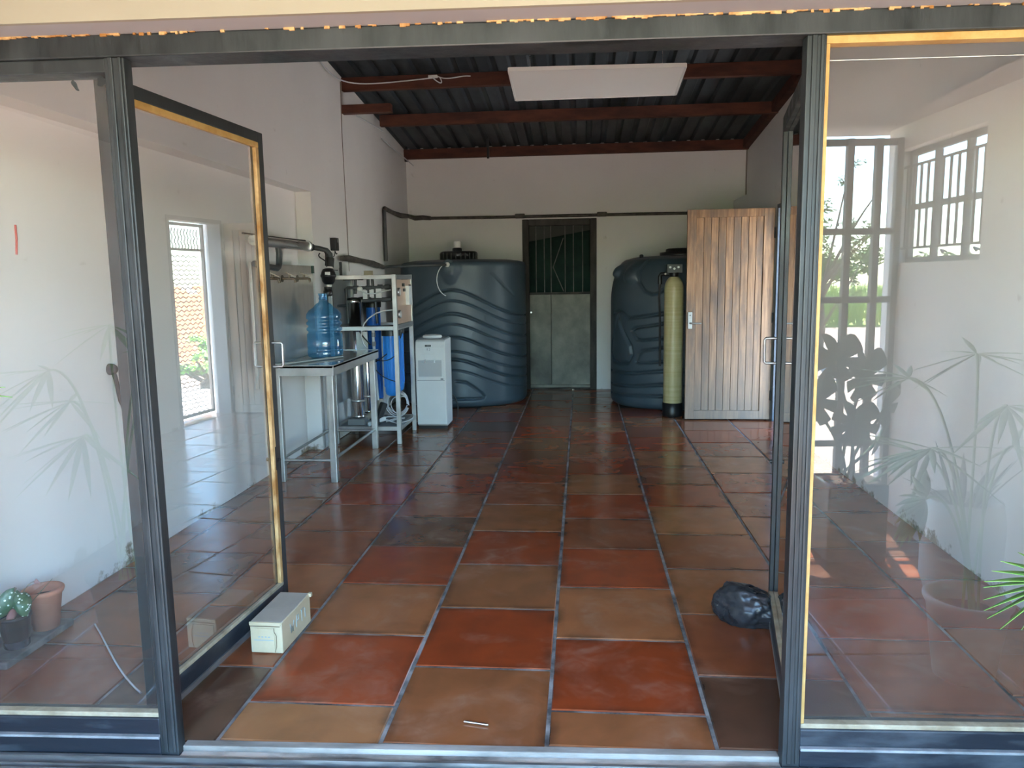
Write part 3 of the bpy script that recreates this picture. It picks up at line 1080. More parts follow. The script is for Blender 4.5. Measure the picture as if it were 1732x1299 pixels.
# ================================================================== TANKS
def tank(name, label, cx, cy, R, H, grooves, sh0, shr, face, sup=2.3, bumps=()):
    """moulded polyethylene tank; grooves are polylines in (angle from face direction, height)"""
    root = thing(name, label, 'water tank', (cx, cy, 0))
    NT, NZ = 520, 260
    th = np.linspace(-PI, PI, NT, endpoint=False)
    zz = np.linspace(0, 1, NZ) * H
    TH, ZZ = np.meshgrid(th, zz)
    base = np.full_like(ZZ, R)
    # bottom rounding and shoulder
    rb = 0.07
    low = ZZ < rb
    base[low] = R - rb + np.sqrt(np.clip(rb ** 2 - (rb - ZZ[low]) ** 2, 0, None))
    t = np.clip((ZZ - sh0) / (H - sh0), 0, 1)
    base -= shr * (1 - np.sqrt(np.clip(1 - t ** 2, 0, 1)))
    se = (np.abs(np.cos(TH)) ** sup + np.abs(np.sin(TH)) ** sup) ** (-1 / sup)
    base *= 1 + (se - 1) * 0.8
    for pts, w, dep in grooves:
        P = np.array(pts, float)
        D = np.full(TH.shape, 9.0)
        for (a0, z0), (a1, z1) in zip(P[:-1], P[1:]):
            ux, uz = (a1 - a0) * R, z1 - z0
            l2 = ux * ux + uz * uz + 1e-12
            px, pz = (TH - a0) * R, ZZ - z0
            q = np.clip((px * ux + pz * uz) / l2, 0, 1)
            D = np.minimum(D, np.hypot(px - q * ux, pz - q * uz))
        base -= dep * np.exp(-(D / w) ** 2)
    for a, z, w, dep in bumps:
        base += dep * np.exp(-(((TH - a) * R / w) ** 2 + ((ZZ - z) / w) ** 2) ** 2)
    ANG = TH + face
    X, Y = base * np.cos(ANG), base * np.sin(ANG)
    vs = np.stack([X, Y, ZZ], -1).reshape(-1, 3)
    fs = []
    for i in range(NZ - 1):
        for k in range(NT):
            k2 = (k + 1) % NT
            fs.append((i * NT + k, i * NT + k2, (i + 1) * NT + k2, (i + 1) * NT + k))
    m = MB()
    m.add(vs.tolist(), fs, True)
    top = [vs[(NZ - 1) * NT + k] for k in range(NT)]
    # domed top
    rings = []
    for q, dz in ((1.0, 0.0), (.93, .012), (.8, .022), (.5, .03), (0.02, .034)):
        rings.append([(p[0] * q, p[1] * q, p[2] + dz) for p in top])
    allv = [p for r in rings for p in r]
    tf = [(i * NT + k, i * NT + (k + 1) % NT, (i + 1) * NT + (k + 1) % NT, (i + 1) * NT + k) for i in range(4) for k in range(NT)]
    m.add(allv, tf, True)
    m.build('shell', TANK, root)
    return root


def facing(cx, cy):
    return math.atan2(-cy, -cx)


# big tank: fan of wavy moulded ribs that crest left of its middle
T1 = (-1.375, 9.0)
gr = []
for k, (zp, zr, w, dep) in enumerate(((1.295, .985, .0105, .030), (1.18, .885, .008, .016), (1.04, .755, .0105, .030), (.925, .65, .008, .016), (.785, .515, .0105, .030),
                                       (.63, .40, .008, .016), (.54, .285, .0105, .030), (.42, .18, .008, .016))):
    pts = []
    for i in range(61):
        a = -1.5 + i * 3.0 / 60
        s = a + .20
        k2 = .68 if s > 0 else .55
        f = 1 - math.exp(-(s / k2) ** 2)
        dr = (zp - zr) * (1.0 if s > 0 else .8)
        pts.append((a, zp - dr * f))
    gr.append((pts, w, dep))
gr.append(([(-.15, .30), (.0, .285), (.12, .23), (.24, .16), (.27, .13), (.25, .105), (.1, .10), (-.2, .10)], .0105, .028))
gr.append(([(.42, 1.47), (.62, 1.33), (.8, 1.22)], .012, .009))
tk1 = tank('water_tank', 'big blue grey water tank with wavy ribs behind the white dispenser', T1[0], T1[1], .722, 1.60, gr, 1.545, .035, facing(*T1), 2.6,
           bumps=((-.20, 1.53, .10, .05), (-.2, 1.42, .06, .02)))
lid = MB()
lid.lathe([(.0, 1.63), (.21, 1.63), (.21, 1.71), (.205, 1.715), (.19, 1.722), (.03, 1.728), (.03, 1.728)], -.02, -.20, 36)
for k in range(24):
    a = k * 2 * PI / 24
    lid.box(-.02 + .208 * math.cos(a) - .006, -.20 + .208 * math.sin(a) - .006, 1.632, -.02 + .208 * math.cos(a) + .006, -.20 + .208 * math.sin(a) + .006, 1.70)
lo = lid.build('lid', BLACK, tk1)
MB().lathe([(.055, 1.72), (.055, 1.752), (.038, 1.76)], -.02, -.30, 16).build('breather_base', BLACK, tk1)
MB().lathe([(.038, 1.76), (.038, 1.825), (.033, 1.832)], -.02, -.30, 14).build('breather_cap', WHITE, tk1)
fd = Vector((math.cos(facing(*T1) - .22), math.sin(facing(*T1) - .22), 0))
ib = MB()
p0 = fd * .70 + Vector((0, 0, 1.565))
ib.tube([p0, p0 + fd * .06], [.062, .055], 18)
ib.build('inlet_boss', TANK, tk1)
MB().tube([p0 + fd * .05, p0 + fd * .09], .026, 12).build('inlet_nipple', STEEL, tk1)

# second tank: teardrop emblem, pockets and level ribs
T2 = (1.045, 8.80)
Rpx, xc2 = 105.0, 1140.0


def a2(x):
    return math.asin(max(-.995, min(.995, (x - xc2) / Rpx)))


def z2(x, y):
    dcam = 8.80 - .70 * math.sqrt(max(0, 1 - ((x - xc2) / Rpx) ** 2))
    return pt(x, y, dcam).z


def poly2(pl):
    out = []
    for (xa, ya), (xb, yb) in zip(pl[:-1], pl[1:]):
        for i in range(5):
            q = i / 5
            xx_, yy_ = xa + (xb - xa) * q, ya + (yb - ya) * q
            out.append((a2(xx_), z2(xx_, yy_)))
    out.append((a2(pl[-1][0]), z2(*pl[-1])))
    return out


gr2 = []
gr2.append((poly2([(1053, 534), (1058, 552), (1066, 570), (1074, 585), (1076, 600), (1070, 613), (1058, 615), (1045, 610), (1040, 595), (1042, 575), (1048, 552), (1053, 534)]), .017, .032))
gr2.append((poly2([(1046, 530), (1056, 526), (1064, 532), (1070, 539), (1090, 536), (1125, 530), (1175, 526), (1235, 526)]), .014, .026))
gr2.append((poly2([(1125, 547), (1082, 555), (1076, 560), (1084, 574), (1092, 576), (1125, 572)]), .012, .024))
gr2.append((poly2([(1125, 588), (1092, 594), (1087, 600), (1083, 612), (1088, 615), (1125, 612)]), .012, .024))
for ya, yb_ in ((630, 628), (652, 651), (668, 671)):
    gr2.append((poly2([(1037, ya - 3), (1050, ya), (1080, ya + 2), (1125, yb_), (1180, yb_ - 1), (1240, yb_ - 4)]), .014, .026))
gr2.append((poly2([(1088, 440), (1082, 458), (1085, 478), (1095, 493), (1106, 498), (1116, 495), (1125, 487)]), .013, .022))
tk2 = tank('water_tank', 'blue grey water tank with teardrop emblem behind the beige cylinder', T2[0], T2[1], .715, 1.60, gr2, 1.12, .20, facing(*T2), 2.3,
           bumps=((a2(1070), 1.44, .10, .05), (-1.15, 1.47, .07, .06)))
lid = MB()
lid.lathe([(.0, 1.61), (.235, 1.61), (.235, 1.665), (.17, 1.672), (.17, 1.70), (.15, 1.708), (.02, 1.712)], .05, -.08, 40)
lid.build('lid', BLACK, tk2)
MB().lathe([(.0, 1.60), (.022, 1.60), (.022, 1.635), (.012, 1.645)], -.40, -.28, 12).build('vent_plug', BLACK, tk2)

# ---- pipe work along the walls
pp = thing('wall_pipe', 'dark pipe running along the end wall above the metal door', 'pipe', (XL, 8.44, 0))
m = MB()
m.tube([(.03, 0, 1.62), (.03, 0, 2.17)], .021, 10)
m.build('riser', PIPE, pp)
m = MB()
bend = [(.03, 0, 2.165), (.03, .03, 2.19), (.035, .35, 2.175), (.035, .75, 2.17), (.05, 1.1, 2.19), (.10, 1.245, 2.175), (.2, 1.26, 2.18), (.3, 1.262, 2.17)]
m.tube([Vector(q) for q in bend], [.022, .026, .023, .03, .024, .03, .03, .024], 10)
m.build('taped_bend', PIPEB, pp)
m = MB()
m.tube([(.3, 1.262, 2.17), (1.2, 1.265, 2.165), (2.0, 1.265, 2.165), (2.9, 1.265, 2.165), (4.0, 1.265, 2.16)], .019, 10)
m.build('long_run', PIPEB, pp)
for sx in (1.36, 2.37):
    MB().box(sx, 1.24, 2.145, sx + .12, 1.285, 2.20).build('clip', PIPEB, pp, bevel=.008)

fp = thing('tank_feed_pipe', 'taped pipe bundle from the black adapter to the big tank inlet', 'pipe', (XL, 6.75, 0))
m = MB()
base = Vector((XL, 6.75, 0))
ib_w = Vector((T1[0], T1[1], 0)) + p0 + fd * .08
run = [Vector((XL + .05, 6.79, 1.612)), Vector((XL + .05, 7.0, 1.615)), Vector((XL + .06, 7.35, 1.60)), Vector((XL + .06, 7.8, 1.58)), Vector((XL + .07, 8.15, 1.55))]
m.tube([q - base for q in run], [.022, .03, .024, .03, .024], 10)
m.build('taped_bundle', PIPEB, fp)
m = MB()
m.tube([run[-1] - base, Vector((XL + .12, 8.2, 1.555)) - base, ib_w + fd * .045 - base], .014, 10)
m.build('feed_tube', PIPE, fp)
q = p0 + fd * .08
MB().tube(bez(q + Vector((-.01, .0, .02)), q + Vector((-.16, -.02, -.05)), q + Vector((-.14, -.02, -.28)), q + Vector((-.03, .03, -.33)), n=16), .005, 6).build('white_hose', TUBEC, tk1)

# ================================================================== BEIGE RESIN CYLINDER
rc = thing('resin_cylinder', 'beige fibreglass filter cylinder with black foot beside the wooden door', 'filter cylinder', (.915, 7.83, 0))
pr = [(.092, .12), (.094, .13)] + [(.094 + .0012 * (i % 2), .13 + i * .025) for i in range(46)]
pr += [(.094 * math.cos(a), 1.28 + .135 * math.sin(a)) for a in [i * PI / 2 / 10 for i in range(9)]] + [(.03, 1.415)]
MB().lathe(pr, 0, 0, 36).build('vessel', FIBRE, rc)
MB().lathe([(.098, .0), (.101, .01), (.101, .135), (.095, .14)], 0, 0, 36).build('foot', BLACK, rc)
v = MB()
v.lathe([(.04, 1.40), (.045, 1.41), (.045, 1.44), (.03, 1.45)], 0, 0, 18)
v.box(-.075, -.05, 1.44, .075, .06, 1.525)
v.tube([(-.05, -.01, 1.43), (-.13, -.01, 1.43), (-.14, -.01, 1.41), (-.14, -.01, 1.33)], [.02, .02, .022, .024], 10)
v.build('valve_head', BLACK, rc, bevel=.006)
for i in range(3):
    MB().tube([(-.045 + i * .04, -.052, 1.495 - .014 * (i % 2)), (-.045 + i * .04, -.058, 1.495 - .014 * (i % 2))], .011, 10).build('dial', ALU, rc)
MB().tube([(-.09, -.035, 1.43), (-.09, -.045, 1.43)], .010, 10).build('bolt', WHITE, rc)
MB().tube([(-.14, -.01, 1.34), (-.145, .0, 1.2), (-.13, .05, 1.0), (-.12, .1, .5)], .011, 8).build('drain_hose', BLACKM, rc)

# ================================================================== STAINLESS FILLING TABLE
tb = thing('filling_table', 'stainless steel table against the left wall carrying the blue bottle', 'table', (-1.935, 5.74, 0))
tx, ty = .225, .60
top = MB().box(-tx, -ty, .815, tx, ty, .832).build('table_top', STEELM, tb, bevel=.002)
for a in ((-tx, -ty, tx, -ty + .006), (-tx, ty - .006, tx, ty), (tx - .006, -ty + .006, tx, ty - .006), (-tx, -ty + .006, -tx + .006, ty - .006)):
    MB().box(a[0], a[1], .762, a[2], a[3], .836).build('apron', STEELW, tb, bevel=.001)
MB().tube([(-tx, -ty - .001, .80), (tx * .3, -ty - .001, .80)], .002, 4)
for sx in (-1, 1):
    for sy in (-1, 1):
        xx, yy = sx * (tx - .035), sy * (ty - .075 if sy > 0 else ty - .04)
        lg = MB()
        lg.bar((xx, yy, .0), (xx, yy, .762), .045, .045)
        lg = lg.build('leg', STEELW, tb, bevel=.003)
        MB().box(xx - .019, yy - .019, 0.0, xx + .019, yy + .019, .012).build('foot', BLACKM, lg)
for sx in (-1, 1):
    MB().tube([(sx * (tx - .035), -ty + .04, .165), (sx * (tx - .035), ty - .075, .165)], .011, 8).build('stretcher', STEELW, tb)
for yy in (-ty + .04, ty - .075):
    MB().tube([(-tx + .035, yy, .155), (tx - .035, yy, .155)], .011, 8).build('stretcher', STEELW, tb)
sp = MB()
sp.box(-tx - .006, -ty - .20, .836, -tx + .004, ty - .25, 1.535)
sp = sp.build('splashback', STEELP, tb, bevel=.002)
MB().box(-tx - .012, -ty - .22, .70, -tx + .006, -ty - .20, 1.545).build('edge_strip', STEELW, sp, bevel=.001)
MB().box(-tx + .004, ty - .285, 1.475, -tx + .018, ty - .25, 1.535).build('corner_block', GREENP, sp)
for yy in (-.60, -.30, -.0):
    t_ = MB()
    zc = 1.435
    t_.tube([(-tx + .004, yy, zc), (-tx + .008, yy, zc)], .026, 14)
    t_.tube([(-tx + .004, yy, zc), (-tx + .085, yy, zc), (-tx + .10, yy, zc - .005), (-tx + .105, yy, zc - .03)], [.009, .010, .011, .009], 10)
    t_.tube([(-tx + .06, yy, zc), (-tx + .06, yy, zc + .028)], .008, 8)
    t_.bar((-tx + .035, yy - .02, zc + .045), (-tx + .10, yy + .015, zc + .01), .012, .005)
    t_.build('tap', BRASS, tb)
hs = MB()
hs.tube(bez((-.19, -.62, .845), (-.05, -.52, .842), (-.1, -.30, .842), (.09, -.20, .842), (.12, -.05, .842), n=18), .009, 8)
hs.build('loose_hose', mat('grey_hose', (0.42, 0.43, 0.42), None, rough=.5), tb)

# ---- large blue bottle on the table
bt = thing('water_bottle', 'large empty blue plastic water bottle under the filling nozzle', 'bottle', (-1.955, 5.72, .832))
R_ = .133
pb = [(.02, .008), (R_ * .8, .004), (R_ - .006, .012), (R_, .03), (R_, .062), (R_ - .007, .068), (R_, .074), (R_, .10)]
for z in (.20, .245, .29):
    pb += [(R_, z - .018), (R_ - .013, z - .008), (R_ - .013, z + .002), (R_, z + .012)]
pb += [(R_, .315), (R_ - .004, .335), (R_ - .02, .36), (R_ - .055, .385), (.055, .41), (.036, .42), (.032, .435), (.030, .485)]
BOTM = bottle_mat()
MB().lathe(pb, 0, 0, 48, caps=False).build('body', BOTM, bt)
MB().lathe([(.030, .44), (.034, .445), (.034, .455), (.030, .46), (.030, .47), (.035, .475), (.035, .488), (.028, .488)], 0, 0, 28, caps=False).build('neck_ring', BOTM, bt)

# ---- steriliser tube and filling head on the wall
uv = thing('steriliser_tube', 'stainless tube with filling head above the blue bottle', 'filling pipe', (-2.10, 5.0, 1.68))
MB().tube([(0, -.15, 0), (0, .84, .0)], .034, 20).build('tube', STEEL, uv)
MB().tube([(0, .82, 0), (0, .85, .0)], .042, 20).build('flange', STEEL, uv)
MB().tube([(0, .85, .0), (0, .93, -.005)], [.026, .030], 14).build('end_cap', BLACK, uv)
m = MB()
m.tube([(0, .93, -.005), (.06, .945, -.015), (.115, .95, -.03), (.14, .95, -.06), (.145, .945, -.11)], .020, 12)
m.build('elbow', PIPE, uv)
m = MB()
m.tube([(.145, .94, -.09), (.142, .925, -.16)], .030, 12)
m.tube([(.10, .95, -.02), (.118, .95, -.06), (.112, .945, -.15)], .016, 10)
m.build('coupling', BLACKM, uv)
MB().tube([(.142, .925, -.158), (.142, .922, -.170)], .024, 12).build('collar', WHITE, uv)
m = MB()
m.lathe([(.022, -.17), (.04, -.176), (.052, -.20), (.055, -.215), (.060, -.22), (.060, -.235), (.054, -.24), (.048, -.27), (.034, -.292), (.02, -.296)], .135, .90, 18)
m.box(.16, .88, -.19, .215, .90, -.182)
m.build('solenoid_valve', BLACK, uv)
MB().box(.128, .842, -.222, .168, .846, -.198).build('sticker', WHITE, uv)
MB().tube([(.132, .90, -.294), (.132, .90, -.312)], .018, 12).build('collar', WHITE, uv)
m = MB()
m.lathe([(.030, -.312), (.030, -.34), (.035, -.345), (.035, -.375), (.028, -.385), (.015, -.385)], .128, .895, 16)
m.build('nozzle', BLACK, uv)
m = MB()
m.tube([(.0, .26, -.03), (.0, .27, -.07), (.0, .262, -.14), (.0, .245, -.165), (.0, .22, -.175), (.0, .05, -.165), (0, -.15, -.15)], .021, 12)
m.build('return_pipe', PIPE, uv)
MB().tube([(0, -.3, .036), (-.01, .3, .037), (0, .8, .04)], .006, 6).build('cable', BLACKM, uv)
m = MB()
m.tube(bez((.06, .95, -.05), (.02, .95, -.08), (.10, .94, -.10), (.11, .94, -.12), n=8), .005, 6)
m.build('lead', BLACKM, uv)

pa = thing('power_adapter', 'small black adapter box fixed to the left wall', 'adapter', (XL, 6.68, 1.73))
MB().box(.0, -.045, -.055, .05, .045, .055).build('case', BLACK, pa, bevel=.005)
MB().box(.05, -.005, .015, .052, .025, .045).build('rating_label', GREYP, pa)
m = MB()
m.tube(bez((.025, .0, -.055), (.03, -.02, -.12), (.04, -.12, -.13), (.09, -.45, -.10), n=12), .004, 6)
m.tube(bez((.025, .0, -.055), (.03, .03, -.10), (.03, .03, -.075), (.03, .04, -.08), n=8), .005, 6)
m.build('lead', BLACKM, pa)


def at(m, base):
    """move a mesh drawn in room coordinates into the frame of its thing"""
    m.v = [(a[0] - base[0], a[1] - base[1], a[2] - base[2]) for a in m.v]
    return m


# ================================================================== FILTER RACK
RB = (-1.86, 6.75, 0)
rk = thing('filter_rack', 'stainless rack of blue filters and pipes left of the white dispenser', 'filter unit', RB)
rx0, rx1, ry0, ry1 = -2.135, -1.580, 6.45, 7.05
for x_ in (rx0, rx1):
    for y_ in (ry0, ry1):
        at(MB().box(x_ - .0175, y_ - .0175, 0, x_ + .0175, y_ + .0175, 1.46), RB).build('post', STEELW, rk, bevel=.002)
for z_, h_ in ((1.44, .035), (1.005, .035), (.135, .035)):
    for y_ in (ry0, ry1):
        at(MB().box(rx0 + .0175, y_ - .0175, z_ - h_ / 2, rx1 - .0175, y_ + .0175, z_ + h_ / 2), RB).build('cross_bar', STEELW, rk, bevel=.002)
    for x_ in (rx0, rx1):
        at(MB().box(x_ - .0175, ry0 + .0175, z_ - h_ / 2, x_ + .0175, ry1 - .0175, z_ + h_ / 2), RB).build('cross_bar', STEELW, rk, bevel=.002)
at(MB().box(rx0 + .01, ry0 + .01, .135, rx1 - .01, ry1 - .01, .148), RB).build('shelf', GREYP, rk)
at(MB().box(rx0 + .0175, ry0 + .02, 1.0, rx1 - .02, ry0 + .30, 1.012), RB).build('shelf', BLACK, rk)
at(MB().box(rx0 - .012, ry0 + .02, .34, rx0 - .002, ry1 - .02, 1.42), RB).build('side_sheet', mat('dull_sheet', (0.55, 0.56, 0.56), (0.66, 0.67, 0.67), 3, .45, metal=.5), rk)
# control plate on the right side
cp = at(MB().box(rx1 + .004, ry0 + .02, 1.035, rx1 + .010, ry1 - .02, 1.415), RB).build('control_plate', PEACH, rk, bevel=.001)
at(MB().box(rx1 + .004, ry0 + .02, 1.0, rx1 + .020, ry1 - .02, 1.032), RB).build('plate_rail', GREYP, rk)
at(MB().box(rx1 + .004, ry0 + .03, 1.418, rx1 + .018, ry1 - .02, 1.452), RB).build('plate_rail', GREYP, rk)
for z_ in (1.31, 1.12):
    gg = MB().lathe([(.033, rx1 + .010), (.036, rx1 + .014), (.036, rx1 + .028), (.032, rx1 + .031)], ry0 + .075, z_, 20, axis='x')
    ga = at(gg, RB).build('gauge', ALU, cp)
    at(MB().lathe([(.029, rx1 + .0312), (.001, rx1 + .0325)], ry0 + .075, z_, 18, axis='x', caps=False), RB).build('dial', WHITE, cp)
fm = at(MB().box(rx1 + .010, ry0 + .36, 1.19, rx1 + .045, ry0 + .48, 1.36), RB).build('flow_meter', mat('clear_acrylic', (0.72, 0.75, 0.75), (0.86, 0.88, 0.88), 9, .15), cp, bevel=.003)
at(MB().box(rx1 + .010, ry0 + .50, 1.19, rx1 + .02, ry0 + .55, 1.37), RB).build('slot', DARKWOOD, cp)
for y_, z_ in ((ry0 + .24, 1.37), (ry0 + .27, 1.325)):
    at(MB().box(rx1 + .010, y_, z_ - .015, rx1 + .020, y_ + .06, z_ + .012), RB).build('switch', BLACK, cp)
# membrane housings
for x_, y_, r_ in ((-1.985, 6.62, .053), (-1.965, 6.88, .05)):
    hz = MB()
    hz.lathe([(r_, .20), (r_ + .006, .205), (r_ + .006, .225), (r_, .23), (r_, 1.215), (r_ + .008, 1.22), (r_ + .008, 1.245), (r_ - .02, 1.26)], x_, y_, 28)
    hz = at(hz, RB).build('membrane_housing', STEELM, rk)
    at(MB().lathe([(r_ + .011, 1.245), (r_ + .011, 1.26), (.02, 1.267)], x_, y_, 24), RB).build('end_cap', BLACK, hz)
    at(MB().lathe([(r_ + .002, .345), (r_ + .008, .35), (r_ + .008, .362), (r_ + .002, .367)], x_, y_, 24, caps=False), RB).build('clamp', STEEL, hz)
at(MB().box(-2.06, 6.53, .149, -1.91, 6.71, .20), RB).build('pump_base', GREYP, rk)


# blue filter housings
def blue_filter(x_, y_, z0_, z1_, r_, m_, hang=True):
    f = MB()
    f.lathe([(r_ * .6, z0_), (r_ * .86, z0_ + .012), (r_ * .95, z0_ + .04), (r_, z1_ - .06), (r_, z1_)], x_, y_, 30)
    for k in range(10):
        a = k * 2 * PI / 10
        f.box(x_ + r_ * math.cos(a) - .004, y_ + r_ * math.sin(a) - .004, z0_ + .08, x_ + r_ * math.cos(a) + .004, y_ + r_ * math.sin(a) + .004, z1_)
    f = at(f, RB).build('filter_bowl', m_, rk)
    at(MB().lathe([(r_ + .012, z1_), (r_ + .012, z1_ + .05), (r_ + .004, z1_ + .07), (.02, z1_ + .075)], x_, y_, 30), RB).build('filter_cap', BLACK, f)


blue_filter(-1.89, 6.88, .26, 1.17, .062, BLUED)
blue_filter(-1.665, 6.62, .40, .93, .072, BLUEF)
blue_filter(-1.70, 6.90, .40, .93, .072, BLUEF)
# manifold pipes
mp_ = MB()
D_ = 6.62


def pl(*q, d=D_):
    return [pt(x, y, d) for x, y in q]


mp_.tube([Vector((XL + .05, 6.74, 1.575)), Vector((XL + .055, 6.73, 1.53))] + pl((576, 455), (577, 468), (581, 472), (600, 471.5), (626, 469), (629.5, 471), (631, 486)), .013, 10)
mp_.tube(pl((622.5, 471), (623, 508)), .013, 10)
mp_.tube(pl((589.5, 547), (586, 500), (585, 489), (588, 486.5), (620, 487), (661, 485)), .014, 10)
mp_.tube(pl((601, 472), (601, 497)), .013, 10)
mp_.tube(pl((614, 509), (640, 507), (662, 506)), .019, 10)
mp_.tube(pl((634, 488), (636, 520), (638, 547)), .012, 10)
mp_.tube(pl((566, 517.5), (588, 517)), .011, 8)
at(mp_, RB).build('manifold', PIPE, rk)
for x_, y_ in ((610, 470), (602, 487), (623, 487), (643, 485), (655, 485), (650, 507)):
    c_ = pt(x_, y_, D_)
    at(MB().tube([c_ - Vector((.02, 0, 0)), c_ + Vector((.02, 0, 0))], .021, 12), RB).build('union', PIPE, rk)
w_ = MB()
w_.tube([(-1.82, 6.60, 1.01), (-1.82, 6.60, .90), (-1.81, 6.60, .60), (-1.80, 6.60, .36)], [.016, .013, .012, .012], 10)
at(w_, RB).build('clear_riser', TUBEC, rk)
for z_ in (.94, .86, .74, .66):
    at(MB().tube([(-1.818, 6.60, z_ - .02), (-1.818, 6.60, z_ + .02)], .018, 10), RB).build('joint', mat('grey_joint', (0.30, 0.30, 0.30), None, rough=.5), rk)
at(MB().box(-1.88, 6.56, .70, -1.80, 6.64, .76), RB).build('booster_pump', DARKWOOD, rk, bevel=.01)
at(MB().box(-1.96, 6.55, .80, -1.86, 6.57, .97), RB).build('junction_box', CARD, rk, bevel=.003)
for xa, xb, ya, yb_ in ((614, 621, 491.5, 506), (625, 632, 490, 502), (636, 645, 488, 504)):
    a_, b_ = pt(xa, yb_, 6.585), pt(xb, ya, 6.585)
    at(MB().box(a_.x, 6.584, a_.z, b_.x, 6.587, b_.z), RB).build('tag_card', CARD, rk)
vw = pt(609, 489, 6.59)
at(MB().lathe([(.012, 6.575), (.024, 6.578), (.024, 6.59), (.012, 6.594)], vw.x, vw.z, 16, axis='y'), RB).build('valve_wheel', WHITE, rk)
t_ = MB()
t_.tube(pl((664, 524), (650, 525.5), (636, 530), (624, 538), (616, 547), (612, 558), (611, 570), (615, 583), (622, 590), d=6.44), .006, 7)
t_.tube(pl((661, 490), (648, 493), (634, 496.5), (622, 497), (609, 492), d=6.56), .0055, 7)
at(t_, RB).build('clear_hose', TUBEC, rk)
t_ = MB()
t_.tube(bez((-1.60, 6.75, .95), (-1.58, 6.6, .84), (-1.75, 6.5, .72), (-1.81, 6.52, .70), n=14), .005, 6)
t_.tube(bez((-1.60, 6.62, .80), (-1.62, 6.5, .72), (-1.72, 6.48, .70), (-1.80, 6.5, .74), n=12), .004, 6)
t_.tube(bez((-1.93, 6.5, 1.02), (-1.9, 6.48, .95), (-1.85, 6.48, .90), (-1.82, 6.5, .86), n=10), .006, 6)
t_.tube(bez((-1.81, 6.52, .70), (-1.78, 6.48, .6), (-1.68, 6.48, .56), (-1.61, 6.5, .54), n=10), .004, 6)
at(t_, RB).build('black_lead', BLACKM, rk)
random.seed(11)
t_ = MB()
for k in range(5):
    cx_, cy_, cz_ = -1.66 + random.uniform(-.02, .02), 6.72 + .02 * k, .30 + random.uniform(-.02, .02)
    rr = random.uniform(.07, .11)
    t_.tube([(cx_ + rr * math.cos(a), cy_ + .02 * math.sin(a * 2), cz_ + rr * 1.05 * math.sin(a)) for a in [i * 2 * PI / 24 for i in range(24)]], .005, 6)
for k in range(6):
    a_ = (-1.78 + random.uniform(-.06, .15), 6.55 + random.uniform(0, .2), .16)
    t_.tube(bez(a_, (a_[0] + .1, a_[1] - .06, .20), (a_[0] + .02, a_[1] + .1, .17), (-1.62, 6.55 + random.uniform(0, .3), .158), n=12), .006, 6)
t_.tube(bez((-1.62, 6.60, .158), (-1.50, 6.62, .17), (-1.53, 6.85, .16), (-1.585, 7.0, .17), n=10), .005, 6)
at(t_, RB).build('coiled_cable', CABLEW, rk)
at(MB().bar((-1.87, 6.48, .165), (-1.73, 6.56, .21), .05, .035), RB).build('plug_strip', CABLEW, rk, bevel=.006)
t_ = MB()
t_.tube([(-1.94, 6.66, .19 + .0), (-1.90, 6.66, .21), (-1.86, 6.66, .24), (-1.83, 6.65, .27)], [.03, .028, .033, .028], 10)
t_.tube([(-1.80, 6.68, .27), (-1.80, 6.68, .36)], [.035, .028], 10)
at(t_, RB).build('elbow_fitting', mat('beige_fitting', (0.36, 0.32, 0.26), (0.45, 0.41, 0.35), 9, .5), rk)
at(MB().bar((-1.80, 6.52, .16), (-1.74, 6.58, .34), .06, .05), RB).build('cable_knot', BLACKM, rk, bevel=.01)
at(MB().box(-1.99, 6.98, 1.455, -1.92, 7.04, 1.50), RB).build('top_bracket', CARTON, rk)

# ================================================================== WATER DISPENSER
WB = (-1.415, 7.245, 0)
wd = thing('water_dispenser', 'white floor standing water dispenser in front of the big tank', 'water dispenser', WB)
b = MB()
hx, hy = .142, .155
prof_ = [(-hy, .05), (-hy - .012, .30), (-hy - .016, .55), (-hy - .012, .78), (-hy + .004, .835), (-hy + .03, .85), (hy, .855), (hy, .03), (-hy + .03, .03)]
nP = len(prof_)
vs = [(-hx, y_, z_) for y_, z_ in prof_] + [(hx, y_, z_) for y_, z_ in prof_]
fs = [tuple(range(nP))] + [tuple(range(2 * nP - 1, nP - 1, -1))] + [(i, i + nP, (i + 1) % nP + nP, (i + 1) % nP) for i in range(nP)]
b.add(vs, fs)
b.build('body', WHITEP, wd, bevel=.006)
MB().box(-hx + .004, -hy + .03, 0, hx - .004, hy - .01, .03).build('plinth', BLACK, wd)
MB().box(-hx + .008, -hy + .045, .853, hx - .008, hy - .008, .862).build('top_tray', mat('tray_grey', (0.22, 0.23, 0.235), None, rough=.35), wd, bevel=.003)
MB().lathe([(.085, .862), (.092, .868), (.088, .885), (.07, .892), (.05, .880), (.01, .876)], -.005, -.01, 32).build('bottle_seat', WHITEP, wd)
# flat tap bay, recess shade painted in as grey, framed by a raised surround
MB().box(-.118, -hy - .020, .66, .105, -hy - .008, .668).build('bay_rim', WHITEP, wd, bevel=.002)
MB().box(-.118, -hy - .022, .50, .112, -hy - .008, .508).build('bay_rim', WHITEP, wd, bevel=.002)
bay = MB().box(-.116, -hy - .0165, .508, .106, -hy - .0150, .66).build('tap_bay', mat('bay_shade_grey', (0.50, 0.51, 0.505), None, rough=.35), wd)
for x_ in (-.05, .04):
    MB().tube([(x_, -hy - .018, .664), (x_, -hy - .036, .658), (x_, -hy - .038, .640)], .009, 8).build('tap', WHITEP, wd)
MB().box(-.128, -hy - .019, .470, .130, -hy - .010, .474).build('door_seam', mat('seam_grey', (0.30, 0.31, 0.31), None, rough=.5), wd)
MB().box(.095, -hy - .024, .478, .12, -hy - .014, .490).build('catch', GREYP, wd)
MB().box(-.075, -hy - .020, .715, .045, -hy - .012, .728).build('control_strip', WHITE, wd, bevel=.002)
